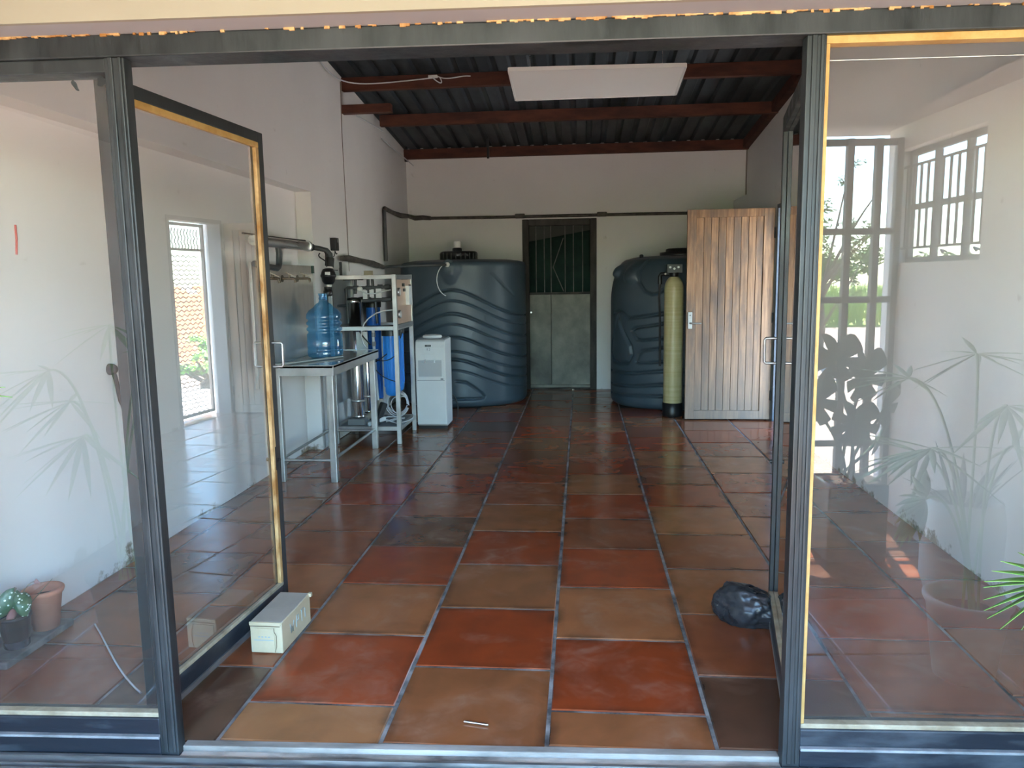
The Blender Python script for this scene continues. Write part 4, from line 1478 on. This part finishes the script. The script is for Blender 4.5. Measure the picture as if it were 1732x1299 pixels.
lp = MB().box(-.047, -hy - .0195, .790, .008, -hy - .009, .806).build('name_plate', BLACK, wd)
for i, w_ in enumerate((.006, .010, .009, .006)):
    MB().box(-.040 + i * .012, -hy - .0202, .794, -.040 + i * .012 + w_, -hy - .0195, .801).build('plate_mark', mat('plate_grey', (0.32, 0.33, 0.31), None, rough=.5), lp)
em = MB().box(-.028, -hy - .0195, .755, -.025, -hy - .012, .775).build('emblem_stroke', GREYP, wd)
MB().tube([(-.010 + .010 * math.cos(a), -hy - .0175, .765 + .010 * math.sin(a)) for a in [-1.6 + i * .35 for i in range(10)]], .0014, 5).build('emblem_arc', GREYP, wd)
MB().tube(bez((hx - .02, hy - .01, .30), (hx + .05, hy + .03, .28), (hx + .08, hy + .02, .10), (hx + .02, hy + .03, .012), n=12), .006, 6).build('power_cord', BLACKM, wd)

# ================================================================== CARTON, BAG, SMALL THINGS ON THE FLOOR
ct = thing('carton', 'small cream cardboard box propping the left door leaf', 'box', (-1.207, 2.69, .001), -.03)
bw_, bl, bh = .128, .285, .123
MB().box(-bw_ / 2, 0, 0, bw_ / 2, bl, bh).build('body', CARTON, ct, bevel=.004)
MB().box(-bw_ / 2 + .003, .006, bh, bw_ / 2 - .003, bl - .004, bh + .0015).build('lid_panel', CARTONT, ct)
MB().box(-bw_ / 2 - .001, -.004, bh - .012, bw_ / 2 - .004, .003, bh + .002).build('top_flap', CARTON, ct, bevel=.0015)
fpz = MB().box(-bw_ / 2 + .010, -.004, .004, bw_ / 2 - .030, .0, bh - .022).build('front_flap', CARTON, ct, bevel=.001)
MB().tube([(bw_ / 2 - .030, -.004, bh - .02), (bw_ / 2 - .030, -.004, bh - .035), (bw_ / 2 - .022, -.004, bh - .05), (bw_ / 2 - .023, -.004, .03), (bw_ / 2 - .03, -.004, .006)], .0014, 5).build('flap_edge', CARTONE, ct)
MB().tube([(-bw_ / 2 + .002, -.005, bh - .014), (bw_ / 2 - .006, -.005, bh - .013)], .0014, 5).build('flap_edge', CARTONE, ct)
MB().box(-bw_ / 2 + .016, -.0048, .052, bw_ / 2 - .034, -.004, .055).build('print_line', INK, fpz)
for i in range(4):
    MB().box(-bw_ / 2 + .034 + i * .013, -.0048, .064, -bw_ / 2 + .041 + i * .013, -.004, .069).build('print_mark', INK, fpz)
sx = bw_ / 2 + .0006
for a_ in ([(.075, .085), (.082, .045), (.092, .07), (.10, .045), (.112, .085)], [(.135, .045), (.14, .09), (.158, .088), (.16, .07), (.14, .065)], [(.19, .09), (.19, .045)], [(.185, .092), (.215, .092)], [(.225, .045), (.225, .085)]):
    MB().tube([(sx, y_, z_) for y_, z_ in a_], .0018, 5).build('pen_stroke', INK, ct)
MB().box(bw_ / 2 - .004, bl - .012, bh - .012, bw_ / 2 + .010, bl + .004, bh + .003).build('torn_corner', CARTON, ct, bevel=.001)

import bmesh
bmm = bmesh.new()
bmesh.ops.create_icosphere(bmm, subdivisions=5, radius=1.0)
for v_ in bmm.verts:
    c_ = v_.co.copy()
    n1 = noise.noise(c_ * 1.3 + Vector((3, 1, 7))) * .22
    n2 = noise.noise(Vector((c_.x * 3.2, c_.y * 3.0, c_.z * 3.5)) + Vector((1, 9, 2))) * .10
    n3 = -abs(noise.noise(Vector((c_.x * 6 + c_.z * 4, c_.y * 5 - c_.x * 3, c_.z * 6)) + Vector((5, 5, 5)))) * .13
    c_ = c_ * (1 + n1 + n2 + n3)
    c_.z = max(c_.z, -.62)
    v_.co = Vector((c_.x * .125 - .02 * c_.y, c_.y * .092 + c_.x * -.035, (c_.z + .62) * .096))
me = bpy.data.meshes.new('bag_body')
bmm.to_mesh(me)
bmm.free()
for p_ in me.polygons:
    p_.use_smooth = True
me.materials.append(BAGM)
bag = thing('bin_bag', 'crumpled black plastic bag on the tiles by the right door leaf', 'bag', (.665, 3.07, .001))
o = bpy.data.objects.new('bag_body', me)
COL.objects.link(o)
o.parent = bag
m = MB()
random.seed(5)
for k in range(7):
    a = -.5 + k * .22
    d_ = Vector((math.cos(a), math.sin(a) * .7 + .2, random.uniform(.2, .8)))
    p_ = Vector((.075, .02, .075))
    s_ = d_.cross(Vector((0, 0, 1))).normalized() * .012
    q1, q2 = p_ + d_ * .03, p_ + d_ * .055 + Vector((0, 0, random.uniform(-.01, .01)))
    m.sheet([[p_ - s_ * .5, p_ + s_ * .5], [q1 - s_, q1 + s_ + Vector((0, 0, .006))], [q2 - s_ * 1.3, q2 + s_ * 1.3]])
solidify(m.build('gathered_mouth', BAGM, bag), .002)

tag(MB().tube(bez((-2.03, 2.88, .006), (-1.84, 2.68, .012), (-1.70, 2.50, .012), (-1.53, 2.375, .006), n=14), .0034, 8).build('white_cable', CABLEW), 'thin white cable lying on the tiles behind left pane', 'cable')
nail = pt(808, 1221, 2.27)
tag(MB().tube([(nail.x - .045, nail.y + .006, .005), (nail.x + .035, nail.y - .008, .005)], .0035, 6).build('metal_rod', STEEL), 'short thin metal rod lying on the front brown tile', 'rod')

# ================================================================== CEILING: LIGHT PANEL, WIRES, WALL FITTINGS
lpn = thing('light_panel', 'flat white unlit light panel hanging under the dark roof', 'lamp', (.10, 5.56, 2.73))
pa_ = MB()
tilt = -.13
for_ = [(-.575, -.27, .038), (.575, -.27, .022), (.575, .27, -.022 - .01), (-.575, .27, -.032)]
lo_, hi_ = [Vector(q) for q in for_], [Vector(q) + Vector((0, 0, .022)) for q in for_]
pa_.add(lo_ + hi_, [(3, 2, 1, 0), (4, 5, 6, 7), (0, 1, 5, 4), (1, 2, 6, 5), (2, 3, 7, 6), (3, 0, 4, 7)])
pa_.build('panel', mat('white_diffuser', (0.82, 0.82, 0.80), None, rough=.5), lpn, bevel=.003)
for i, j in ((0, 1), (1, 2), (2, 3), (3, 0)):
    MB().bar(lo_[i] + Vector((0, 0, .008)), lo_[j] + Vector((0, 0, .008)), .014, .026).build('frame_edge', WHITEP, lpn)
for x_ in (-.45, .45):
    MB().tube([(x_, -.02, .02), (x_, .0, roof_z(5.55) - 2.73 - .11)], .003, 6).build('hanger_wire', STEEL, lpn)

wr_ = thing('loose_wires', 'frayed pale wires hooked along the roof edge by left wall', 'wire', (XL, 6.6, 3.0))
m = MB()
m.tube(bez((.02, -.3, .30), (.03, .1, .12), (.02, .45, .12), (.25, .55, .17), (.9, .50, .20), n=20), .006, 6)
m.tube(bez((.85, .50, .21), (.9, .46, .15), (.98, .45, .10), (.93, .46, .19), n=12), .005, 6)
m.tube(bez((.9, .50, .21), (1.0, .46, .15), (1.1, .48, .21), (1.2, .5, .20), n=10), .005, 6)
m.build('strand', CABLEW, wr_)
m = MB()
m.tube(bez((.02, .62, .0), (.06, .9, -.06), (.05, 1.2, .0), (.08, 1.7, -.02), n=16), .006, 6)
m.tube(bez((.05, 1.75, -.08), (.06, 2.2, -.12), (.10, 2.7, -.16), (.12, 3.0, -.20), n=14), .006, 6)
m.build('strand', CABLEW, wr_)
MB().box(.82, .49, .20, .90, .52, .22).build('connector_block', CARD, wr_)

hb = tag(MB().box(-1.108, 9.285, 2.815, -1.082, 9.305, roof_z(9.29) + .003).build('hanging_bar', BLACK), 'black flat bar hanging from the last roof beam', 'bar')
sb = thing('wall_socket', 'small black box with frayed wires high on the end wall', 'socket', (-.615, YB, 2.97))
MB().box(-.035, -.045, -.035, .03, .001, .04).build('box', BLACK, sb, bevel=.004)
m = MB()
m.tube(bez((.03, -.02, -.02), (.10, -.03, -.03), (.14, -.02, .04), (.17, -.02, .12), n=10), .005, 6)
m.tube(bez((.17, -.02, .12), (.19, -.03, .05), (.16, -.03, .0), (.17, -.03, -.04), n=8), .005, 6)
m.tube(bez((.17, -.02, .12), (.20, -.02, .08), (.21, -.02, .04), (.18, -.03, .01), n=8), .004, 6)
m.build('frayed_wire', BLACKM, sb)
tag(MB().box(XL + .003, 9.64, 2.86, XL + .035, 9.70, 3.10).build('corner_bracket', BLACK, bevel=.003), 'short black bracket high in the far left corner', 'bracket')

# ================================================================== PLANTS
def blade(m, base, tip, width, up=Vector((0, 0, 1)), droop=.0, n=7, fold=.25):
    """lance shaped leaflet from base to tip"""
    base, tip = Vector(base), Vector(tip)
    d = tip - base
    side = d.cross(up)
    side = side.normalized() if side.length > 1e-6 else Vector((1, 0, 0))
    nrm = side.cross(d).normalized()
    rows = []
    for i in range(n + 1):
        t = i / n
        w = width * (math.sin(PI * min(1, t ** .75)) * .9 + .1 * (1 - t)) * .5
        c = base + d * t - Vector((0, 0, droop * t * t))
        rows.append([c - side * w + nrm * w * fold, c, c + side * w + nrm * w * fold])
    m.sheet(rows)
    return m


def plant_pot(root, r0, r1, h, m_, rim=.012, soil=True):
    MB().lathe([(r0 * .2, .004), (r0, .0), (r1, h - rim * 2.2), (r1 + rim * .6, h - rim * 2), (r1 + rim, h - rim), (r1 + rim, h - .004), (r1 + rim * .7, h), (r1 - .004, h), (r1 - .012, h - .02), (r1 - .02, h * .72)], 0, 0, 36).build('pot', m_, root)
    if soil:
        MB().lathe([(.001, h * .80), (r1 * .6, h * .81), (r1 - .012, h * .79)], 0, 0, 24, caps=False).build('soil', SOIL, root)


# terracotta pot and spotted begonia on the kerb
tp_ = thing('terracotta_pot', 'empty terracotta flower pot on the kerb behind left pane', 'flower pot', (-2.185, 2.80, .03))
plant_pot(tp_, .048, .068, .165, TERRA, .010, soil=True)
bg_ = thing('spotted_begonia', 'white spotted begonia in a black pot beside the terracotta pot', 'potted plant', (-2.185, 2.635, .03))
MB().lathe([(.042, .0), (.045, .004), (.045, .045), (.040, .05)], 0, 0, 26).build('clear_sleeve', mat('shiny_black_film', (0.012, 0.013, 0.016), (0.05, 0.055, 0.07), 30, .12), bg_)
MB().lathe([(.02, .03), (.046, .03), (.056, .115), (.06, .117), (.06, .128), (.052, .128), (.050, .105)], 0, 0, 30).build('pot', BLACK, bg_)
MB().lathe([(.001, .110), (.05, .108)], 0, 0, 20, caps=False).build('soil', SOIL, bg_)


def wing_leaf(root, base, tip, width, m_, name='leaf', curl=.02):
    base, tip = Vector(base), Vector(tip)
    d = tip - base
    view = Vector((.75, -.65, .1)).normalized()
    side = d.cross(view).normalized()
    nrm = side.cross(d).normalized()
    rows = []
    for i in range(11):
        t = i / 10
        wl_ = width * (math.sin(PI * t ** .62) ** .8) * .62 if 0 < t < 1 else 0.0006
        wr_2 = width * (math.sin(PI * t ** .75) ** .8) * .42 if 0 < t < 1 else 0.0006
        c = base + d * t + nrm * (curl * math.sin(PI * t))
        rows.append([c - side * wl_ - nrm * wl_ * .25, c - side * wl_ * .5, c, c + side * wr_2 * .5, c + side * wr_2 - nrm * wr_2 * .25])
    mm = MB()
    mm.sheet(rows)
    return solidify(mm.build(name, m_, root), .0015)


wing_leaf(bg_, (.01, .0, .235), (-.055, -.035, .115), .075, SPOT)
wing_leaf(bg_, (.02, .0, .215), (.055, -.01, .115), .062, SPOT)
wing_leaf(bg_, (-.01, .03, .22), (-.075, .03, .16), .06, LEAFP)
wing_leaf(bg_, (.015, -.02, .16), (-.01, -.035, .105), .03, LEAFP)
wing_leaf(bg_, (.075, .03, .252), (.10, .03, .242), .018, LEAFP)
mm = MB()
mm.tube(bez((0, 0, .1), (.0, .0, .18), (.01, .0, .22), (.02, 0, .235), n=8), .003, 6)
mm.tube(bez((0, 0, .1), (.02, .02, .18), (.03, .02, .24), (.078, .03, .252), n=8), .002, 6)
mm.tube(bez((0, 0, .1), (-.01, .02, .18), (-.01, .02, .2), (-.01, .03, .225), n=8), .002, 6)
mm.build('stem', BARK, bg_)
mm = MB()
blade(mm, (.05, .03, .16), (.135, .05, .255), .012)
solidify(mm.build('leaf', LEAFD, bg_), .001)


# fan palm in the porch, right
def fan_palm(name, label, loc, pot_m, pot_h, fronds, m_):
    root = thing(name, label, 'potted plant', loc)
    plant_pot(root, .10, .135, pot_h, pot_m)
    for hub, tips, w in fronds:
        hub = Vector(hub)
        fr_ = MB().tube(bez((random.uniform(-.03, .03), random.uniform(-.03, .03), pot_h * .8), (hub.x * .2, hub.y * .2, hub.z * .8), (hub.x * .6, hub.y * .6, hub.z * 1.02), hub, n=12), .005, 6).build('frond', m_, root)
        for tip in tips:
            mm = MB()
            blade(mm, hub, tip, w, droop=.012)
            solidify(mm.build('leaflet', m_, fr_), .0012)
    return root


PL = Vector((1.42, 1.62, -.042))
tipsA = [pt(1722, 926, 1.90), pt(1693, 941, 1.90), pt(1678, 958, 1.91), pt(1665, 976, 1.92), pt(1664, 986, 1.93), pt(1664, 1007, 1.93), pt(1665, 1025, 1.92), pt(1670, 1039, 1.92), pt(1692, 1057, 1.90), pt(1728, 1058, 1.88), pt(1770, 1065, 1.86), pt(1740, 905, 1.88), pt(1790, 900, 1.86)]
hubA = pt(1800, 985, 1.84)
random.seed(21)
fr_list = [(hubA - PL, [t - PL for t in tipsA], .034)]
for k in range(6):
    a = 1.3 + k * 1.0
    hub = Vector((math.cos(a) * random.uniform(.12, .28), math.sin(a) * random.uniform(.12, .22) - .1, random.uniform(.75, 1.15)))
    hub.x = min(hub.x, .18)
    tips = []
    for j in range(11):
        b_ = a - 1.5 + j * .3
        q = hub + Vector((math.cos(b_) * .24, math.sin(b_) * .24, random.uniform(-.16, .06)))
        q.x = min(q.x, .36)
        q.y = min(q.y, .40)
        tips.append(q)
    fr_list.append((hub, tips, .022))
fan_palm('fan_palm', 'green fan palm reaching in at the right edge of frame', PL, WHITE, .30, fr_list, LEAF)

PL2 = Vector((-1.78, 1.35, -.042))
random.seed(31)
fr2 = []
hubB = pt(-110, 668, 1.55)
tipsB = [pt(20, 663, 1.6), pt(8, 646, 1.6), pt(-10, 690, 1.6), pt(-20, 620, 1.58), pt(-40, 720, 1.58), pt(-70, 590, 1.55)]
fr2.append((hubB - PL2, [t - PL2 for t in tipsB], .022))
for k in range(5):
    a = 1.6 + k * .9
    hub = Vector((math.cos(a) * .2, math.sin(a) * .2, random.uniform(.9, 1.35)))
    tips = [hub + Vector((math.cos(a - 1.5 + j * .3) * .24, math.sin(a - 1.5 + j * .3) * .24, random.uniform(-.2, .02))) for j in range(11)]
    fr2.append((hub, tips, .02))
fan_palm('fan_palm', 'fan palm with leaf tips just showing at the left edge', PL2, GREENP, .32, fr2, LEAF)

# monstera in a green planter (mirrored in the right pane)
mo_ = thing('monstera', 'dark monstera in a square green planter mirrored in right pane', 'potted plant', (1.50, .38, -.042))
MB().box(-.15, -.13, 0, .15, .13, .40).build('planter', GREENP, mo_, bevel=.008)
MB().box(-.135, -.115, .40, .135, .115, .402).build('soil', SOIL, mo_)
random.seed(8)


def monstera_leaf(root, c, size, yaw, pitch_, stem0):
    pts = []
    N = 44
    for i in range(N + 1):
        a = -PI + 2 * PI * i / N
        r = size * (1 - .35 * math.cos(a) * .6) * (0.82 if abs(a) < .25 else 1.0)
        if abs(a) > 2.7:
            r *= .55 + (PI - abs(a)) * .9
        if .5 < abs(a) < 2.5 and (i % 5 == 0):
            r *= .45
        pts.append(Vector((r * math.sin(a) * .8, 0, -r * math.cos(a))))
    rot = Matrix.Rotation(yaw, 4, 'Z') @ Matrix.Rotation(pitch_, 4, 'X')
    mm = MB()
    vs = [Vector(c)] + [Vector(c) + rot @ (q + Vector((0, .18 * abs(q.x) + .05 * size, 0))) for q in pts]
    mm.add(vs, [(0, i, i + 1) for i in range(1, N + 1)], True)
    lf = solidify(mm.build('leaf', LEAFD, root), .002)
    MB().tube(bez(stem0, (stem0[0] * .8, stem0[1], c[2] * .75), (c[0], c[1], c[2] * .9), c, n=10), .008, 6).build('leaf_stalk', LEAFD, lf)


for cx_, cy_, cz_, sz_, yw in ((-.10, .02, 1.02, .15, .3), (.05, -.02, .92, .16, -.4), (-.16, -.05, .80, .16, .9), (.14, .04, .78, .14, -.8), (-.02, .08, .70, .14, .2), (.16, -.06, .60, .12, -1.0)):
    monstera_leaf(mo_, (cx_, cy_, cz_), sz_, yw, -.2 + random.uniform(-.2, .2), (random.uniform(-.04, .04), random.uniform(-.04, .04), .40))
wp = thing('white_planter', 'round white planter with short fern mirrored in right pane', 'potted plant', (1.74, 1.0, -.042))
MB().lathe([(.02, .003), (.12, 0), (.16, .12), (.165, .38), (.15, .47), (.14, .475), (.135, .45), (.13, .40)], 0, 0, 40).build('planter', WHITE, wp)
MB().lathe([(.001, .42), (.134, .42)], 0, 0, 24, caps=False).build('soil', SOIL, wp)
random.seed(4)
for k in range(14):
    a = k * 2.4
    mm = MB()
    r_ = random.uniform(.12, .26)
    blade(mm, (math.cos(a) * .05, math.sin(a) * .05, .42), (min(math.cos(a) * r_, .18), math.sin(a) * r_, .42 + random.uniform(.15, .35)), .03, droop=.05)
    solidify(mm.build('leaf', LEAFD, wp), .001)

# ================================================================== PORCH GATE AND WINDOW
gt = thing('door_6', 'grey barred gate panel of the porch mirrored in right pane', 'gate', (0, -.20, 0), kind='structure')
for z_ in (.05, .42, .91, 1.26, 1.645, 2.135):
    MB().box(1.17, -.013, z_ - .018, 1.96, .013, z_ + .018).build('gate_rail', GATEP, gt)
for x_ in (1.17, 1.34, 1.51, 1.67, 1.83, 1.945):
    MB().box(x_ - .018, -.02, -.04, x_ + .018, .02, 2.155).build('gate_upright', GATEP, gt)
po = thing('porch_post', 'round whitewashed post outside the porch gate', 'post', (2.36, -1.0, -.2))
MB().lathe([(.085, 0), (.075, .5), (.065, 2.2), (.06, 2.4)], 0, 0, 20).build('shaft', WALL, po)
MB().lathe([(.09, 2.4), (.09, 2.43), (.02, 2.45)], 0, 0, 20).build('cap', WALL, po)

wi = thing('window_3', 'steel porch window with burglar bars mirrored in right pane', 'window', (2.045, 0, 0), kind='structure')
SWF = mat('window_frame_grey', (0.10, 0.11, 0.12), (0.16, 0.17, 0.18), 8, .5)
for ya, yb_, za, zb in ((WY0, WY1, WZ0, WZ0 + .03), (WY0, WY1, WZ1 - .03, WZ1), (WY0, WY0 + .03, WZ0, WZ1), (WY1 - .03, WY1, WZ0, WZ1), (WY0, WY1, 1.76, 1.79), (.02, .05, WZ0, WZ1), (.32, .35, WZ0, WZ1)):
    MB().box(-.015, ya, za, .015, yb_, zb).build('frame_bar', SWF, wi)
for ya, yb_ in ((WY0 + .03, .02), (.05, .32), (.35, WY1 - .03)):
    MB().box(-.003, ya, WZ0 + .03, .003, yb_, 1.76).build('window_pane', GLASSC, wi)
    MB().box(-.003, ya, 1.79, .003, yb_, WZ1 - .03).build('window_pane', GLASSC, wi)
for z_ in (WZ0 + .08, WZ1 - .10):
    MB().bar((-.07, WY0 + .01, z_), (-.07, WY1 - .01, z_), .012, .012).build('burglar_rail', GATEP, wi)
for k in range(12):
    y_ = WY0 + .03 + k * .073
    MB().bar((-.07, y_, WZ0 + .08), (-.07, y_, WZ1 - .10), .010, .010).build('burglar_bar', GATEP, wi)
for k in range(2):
    MB().tube([(-.02, .2 + k * .3, WZ0 + .05), (-.05, .2 + k * .3, WZ0 + .06), (-.06, .24 + k * .3, WZ0 + .045)], .006, 6).build('stay', BLACK, wi)

# ================================================================== OUTSIDE
gd = MB().box(-60, -90, -.5, 90, 60, -.20)
gd = gd.build('ground', GROUND)
MB().box(2.12, 4.2, -.20, 5.4, 9.6, -.06).build('apron', mat('pale_concrete', (0.52, 0.50, 0.47), (0.62, 0.60, 0.56), 2, .85, bump=.2), gd)  # pale paving put in to bounce sunlight through the side doorway
tag(gd, 'dry sandy yard and road outside the building', 'ground', kind='structure')
MB().box(-60, -90, -.20, 90, -19, -.14).build('field', GRASSM, gd)
random.seed(17)
gm = MB()
for k in range(9000):
    y_ = -19 - random.random() ** 1.5 * 22
    x_ = random.uniform(-4, 24)
    h_ = random.uniform(.5, 1.05)
    w_ = random.uniform(.02, .05)
    a = random.uniform(0, PI)
    dx, dy = math.cos(a) * w_, math.sin(a) * w_
    lx, ly = random.uniform(-.25, .25), random.uniform(-.25, .25)
    gm.add([(x_ - dx, y_ - dy, -.15), (x_ + dx, y_ + dy, -.15), (x_ + lx, y_ + ly, h_)], [(0, 1, 2)])
go = gm.build('tall_grass', GRASSM)
tag(go, 'tall green field grass beyond the road mirrored in right pane', 'grass', kind='stuff')


def tree(name, label, loc, h, spread, n_br, leaf_m, seed, dens=60, lsz=.06):
    random.seed(seed)
    root = thing(name, label, 'tree', loc)
    tr_ = MB()
    tips = []
    tr_.tube([(0, 0, 0), (.05, .03, h * .2), (-.03, .06, h * .4)], [.10, .08, .06], 8)
    for k in range(n_br):
        a = k * 2.4 + random.uniform(-.3, .3)
        e = random.uniform(.1, 1.0)
        st_ = Vector((0, .05, h * random.uniform(.15, .42)))
        en = Vector((math.cos(a) * spread * random.uniform(.6, 1), math.sin(a) * spread * random.uniform(.6, 1), h * (.45 + .55 * e)))
        mid = st_.lerp(en, .5) + Vector((0, 0, .15 * h * random.uniform(-.2, .6)))
        path = bez(st_, mid, en, n=7)
        tr_.tube(path, [.035 - .004 * i for i in range(8)], 5)
        for q in range(4):
            s0 = path[random.randint(3, 7)]
            e0 = s0 + Vector((random.uniform(-.5, .5), random.uniform(-.5, .5), random.uniform(-.15, .35))) * spread * .5
            tr_.tube([s0, s0.lerp(e0, .5) + Vector((0, 0, .05)), e0], [.012, .008, .004], 4)
            tips.append((s0, e0))
    tr_.build('trunk_and_branches', BARK, root)
    lf = MB()
    for s0, e0 in tips:
        for q in range(dens):
            c_ = s0.lerp(e0, random.uniform(.2, 1.05)) + Vector((random.gauss(0, .07), random.gauss(0, .07), random.gauss(0, .05))) * spread * .6
            d_ = Vector((random.gauss(0, 1), random.gauss(0, 1), random.gauss(0, .5))).normalized() * lsz
            e_ = d_.orthogonal().normalized() * lsz * .3
            lf.add([c_ - d_, c_ + e_, c_ + d_, c_ - e_], [(0, 1, 2, 3)])
    lo2 = lf.build('foliage', leaf_m, root)
    lo2['kind'] = 'stuff'
    return root


tree('thorn_tree', 'sparse thorn tree in the yard mirrored in right pane', (5.0, -9.5, -.2), 3.5, 1.0, 16, BUSH, 5, 22, .045)
for i, (x_, y_, s_, nm) in enumerate(((-6, -52, 4.5, 'leftmost'), (3, -55, 5.0, 'second'), (13, -50, 4.2, 'third'), (22, -54, 5.2, 'fourth'), (31, -50, 4.6, 'rightmost'))):
    tree('distant_bush', '%s dark bush along the far edge of the field' % nm, (x_, y_, -.3), s_ * .75, s_, 9, BUSH, 40 + i, 40, .35)
tree('yard_shrub', 'green shrub rising behind the brick wall of the side yard', (6.3, 16.2, -.2), 3.4, 1.3, 12, BUSH, 77, 45, .10)
tree('yard_shrub', 'low shrub growing before the brick wall in the side yard', (4.7, 11.9, -.2), .75, .7, 12, LEAF, 78, 40, .05)
tree('yard_shrub', 'leafy low shrub close outside the mesh gate', (4.0, 10.2, -.2), .55, .5, 12, LEAF, 79, 40, .04)

bwl = thing('brick_wall', 'sunlit orange brick garden wall beyond the mesh gate', 'wall', (5.7, 13.6, -.2), PI / 2)
MB().box(-.1, -1.65, 0, .1, 1.75, 1.55).build('core', mat('mortar', (0.42, 0.38, 0.33), None, rough=.9), bwl)
bmx = bpy.data.meshes.new('brick')
bk = MB().box(-.112, -.108, -.034, .112, .108, .034)
bmx.from_pydata(bk.v, [], bk.f)
bmx.materials.append(BRICKM)
for r_ in range(20):
    for c_ in range(14):
        if r_ > 17 and (c_ * 7 + r_) % 3 == 0:
            continue
        o = bpy.data.objects.new('brick', bmx)
        COL.objects.link(o)
        o.parent = bwl
        o.rotation_euler.z = PI / 2
        o.location = (0, -1.53 + c_ * .235 + (.117 if r_ % 2 else 0), .04 + r_ * .078)
# the neighbouring room's outer wall that closes the yard side under the eaves
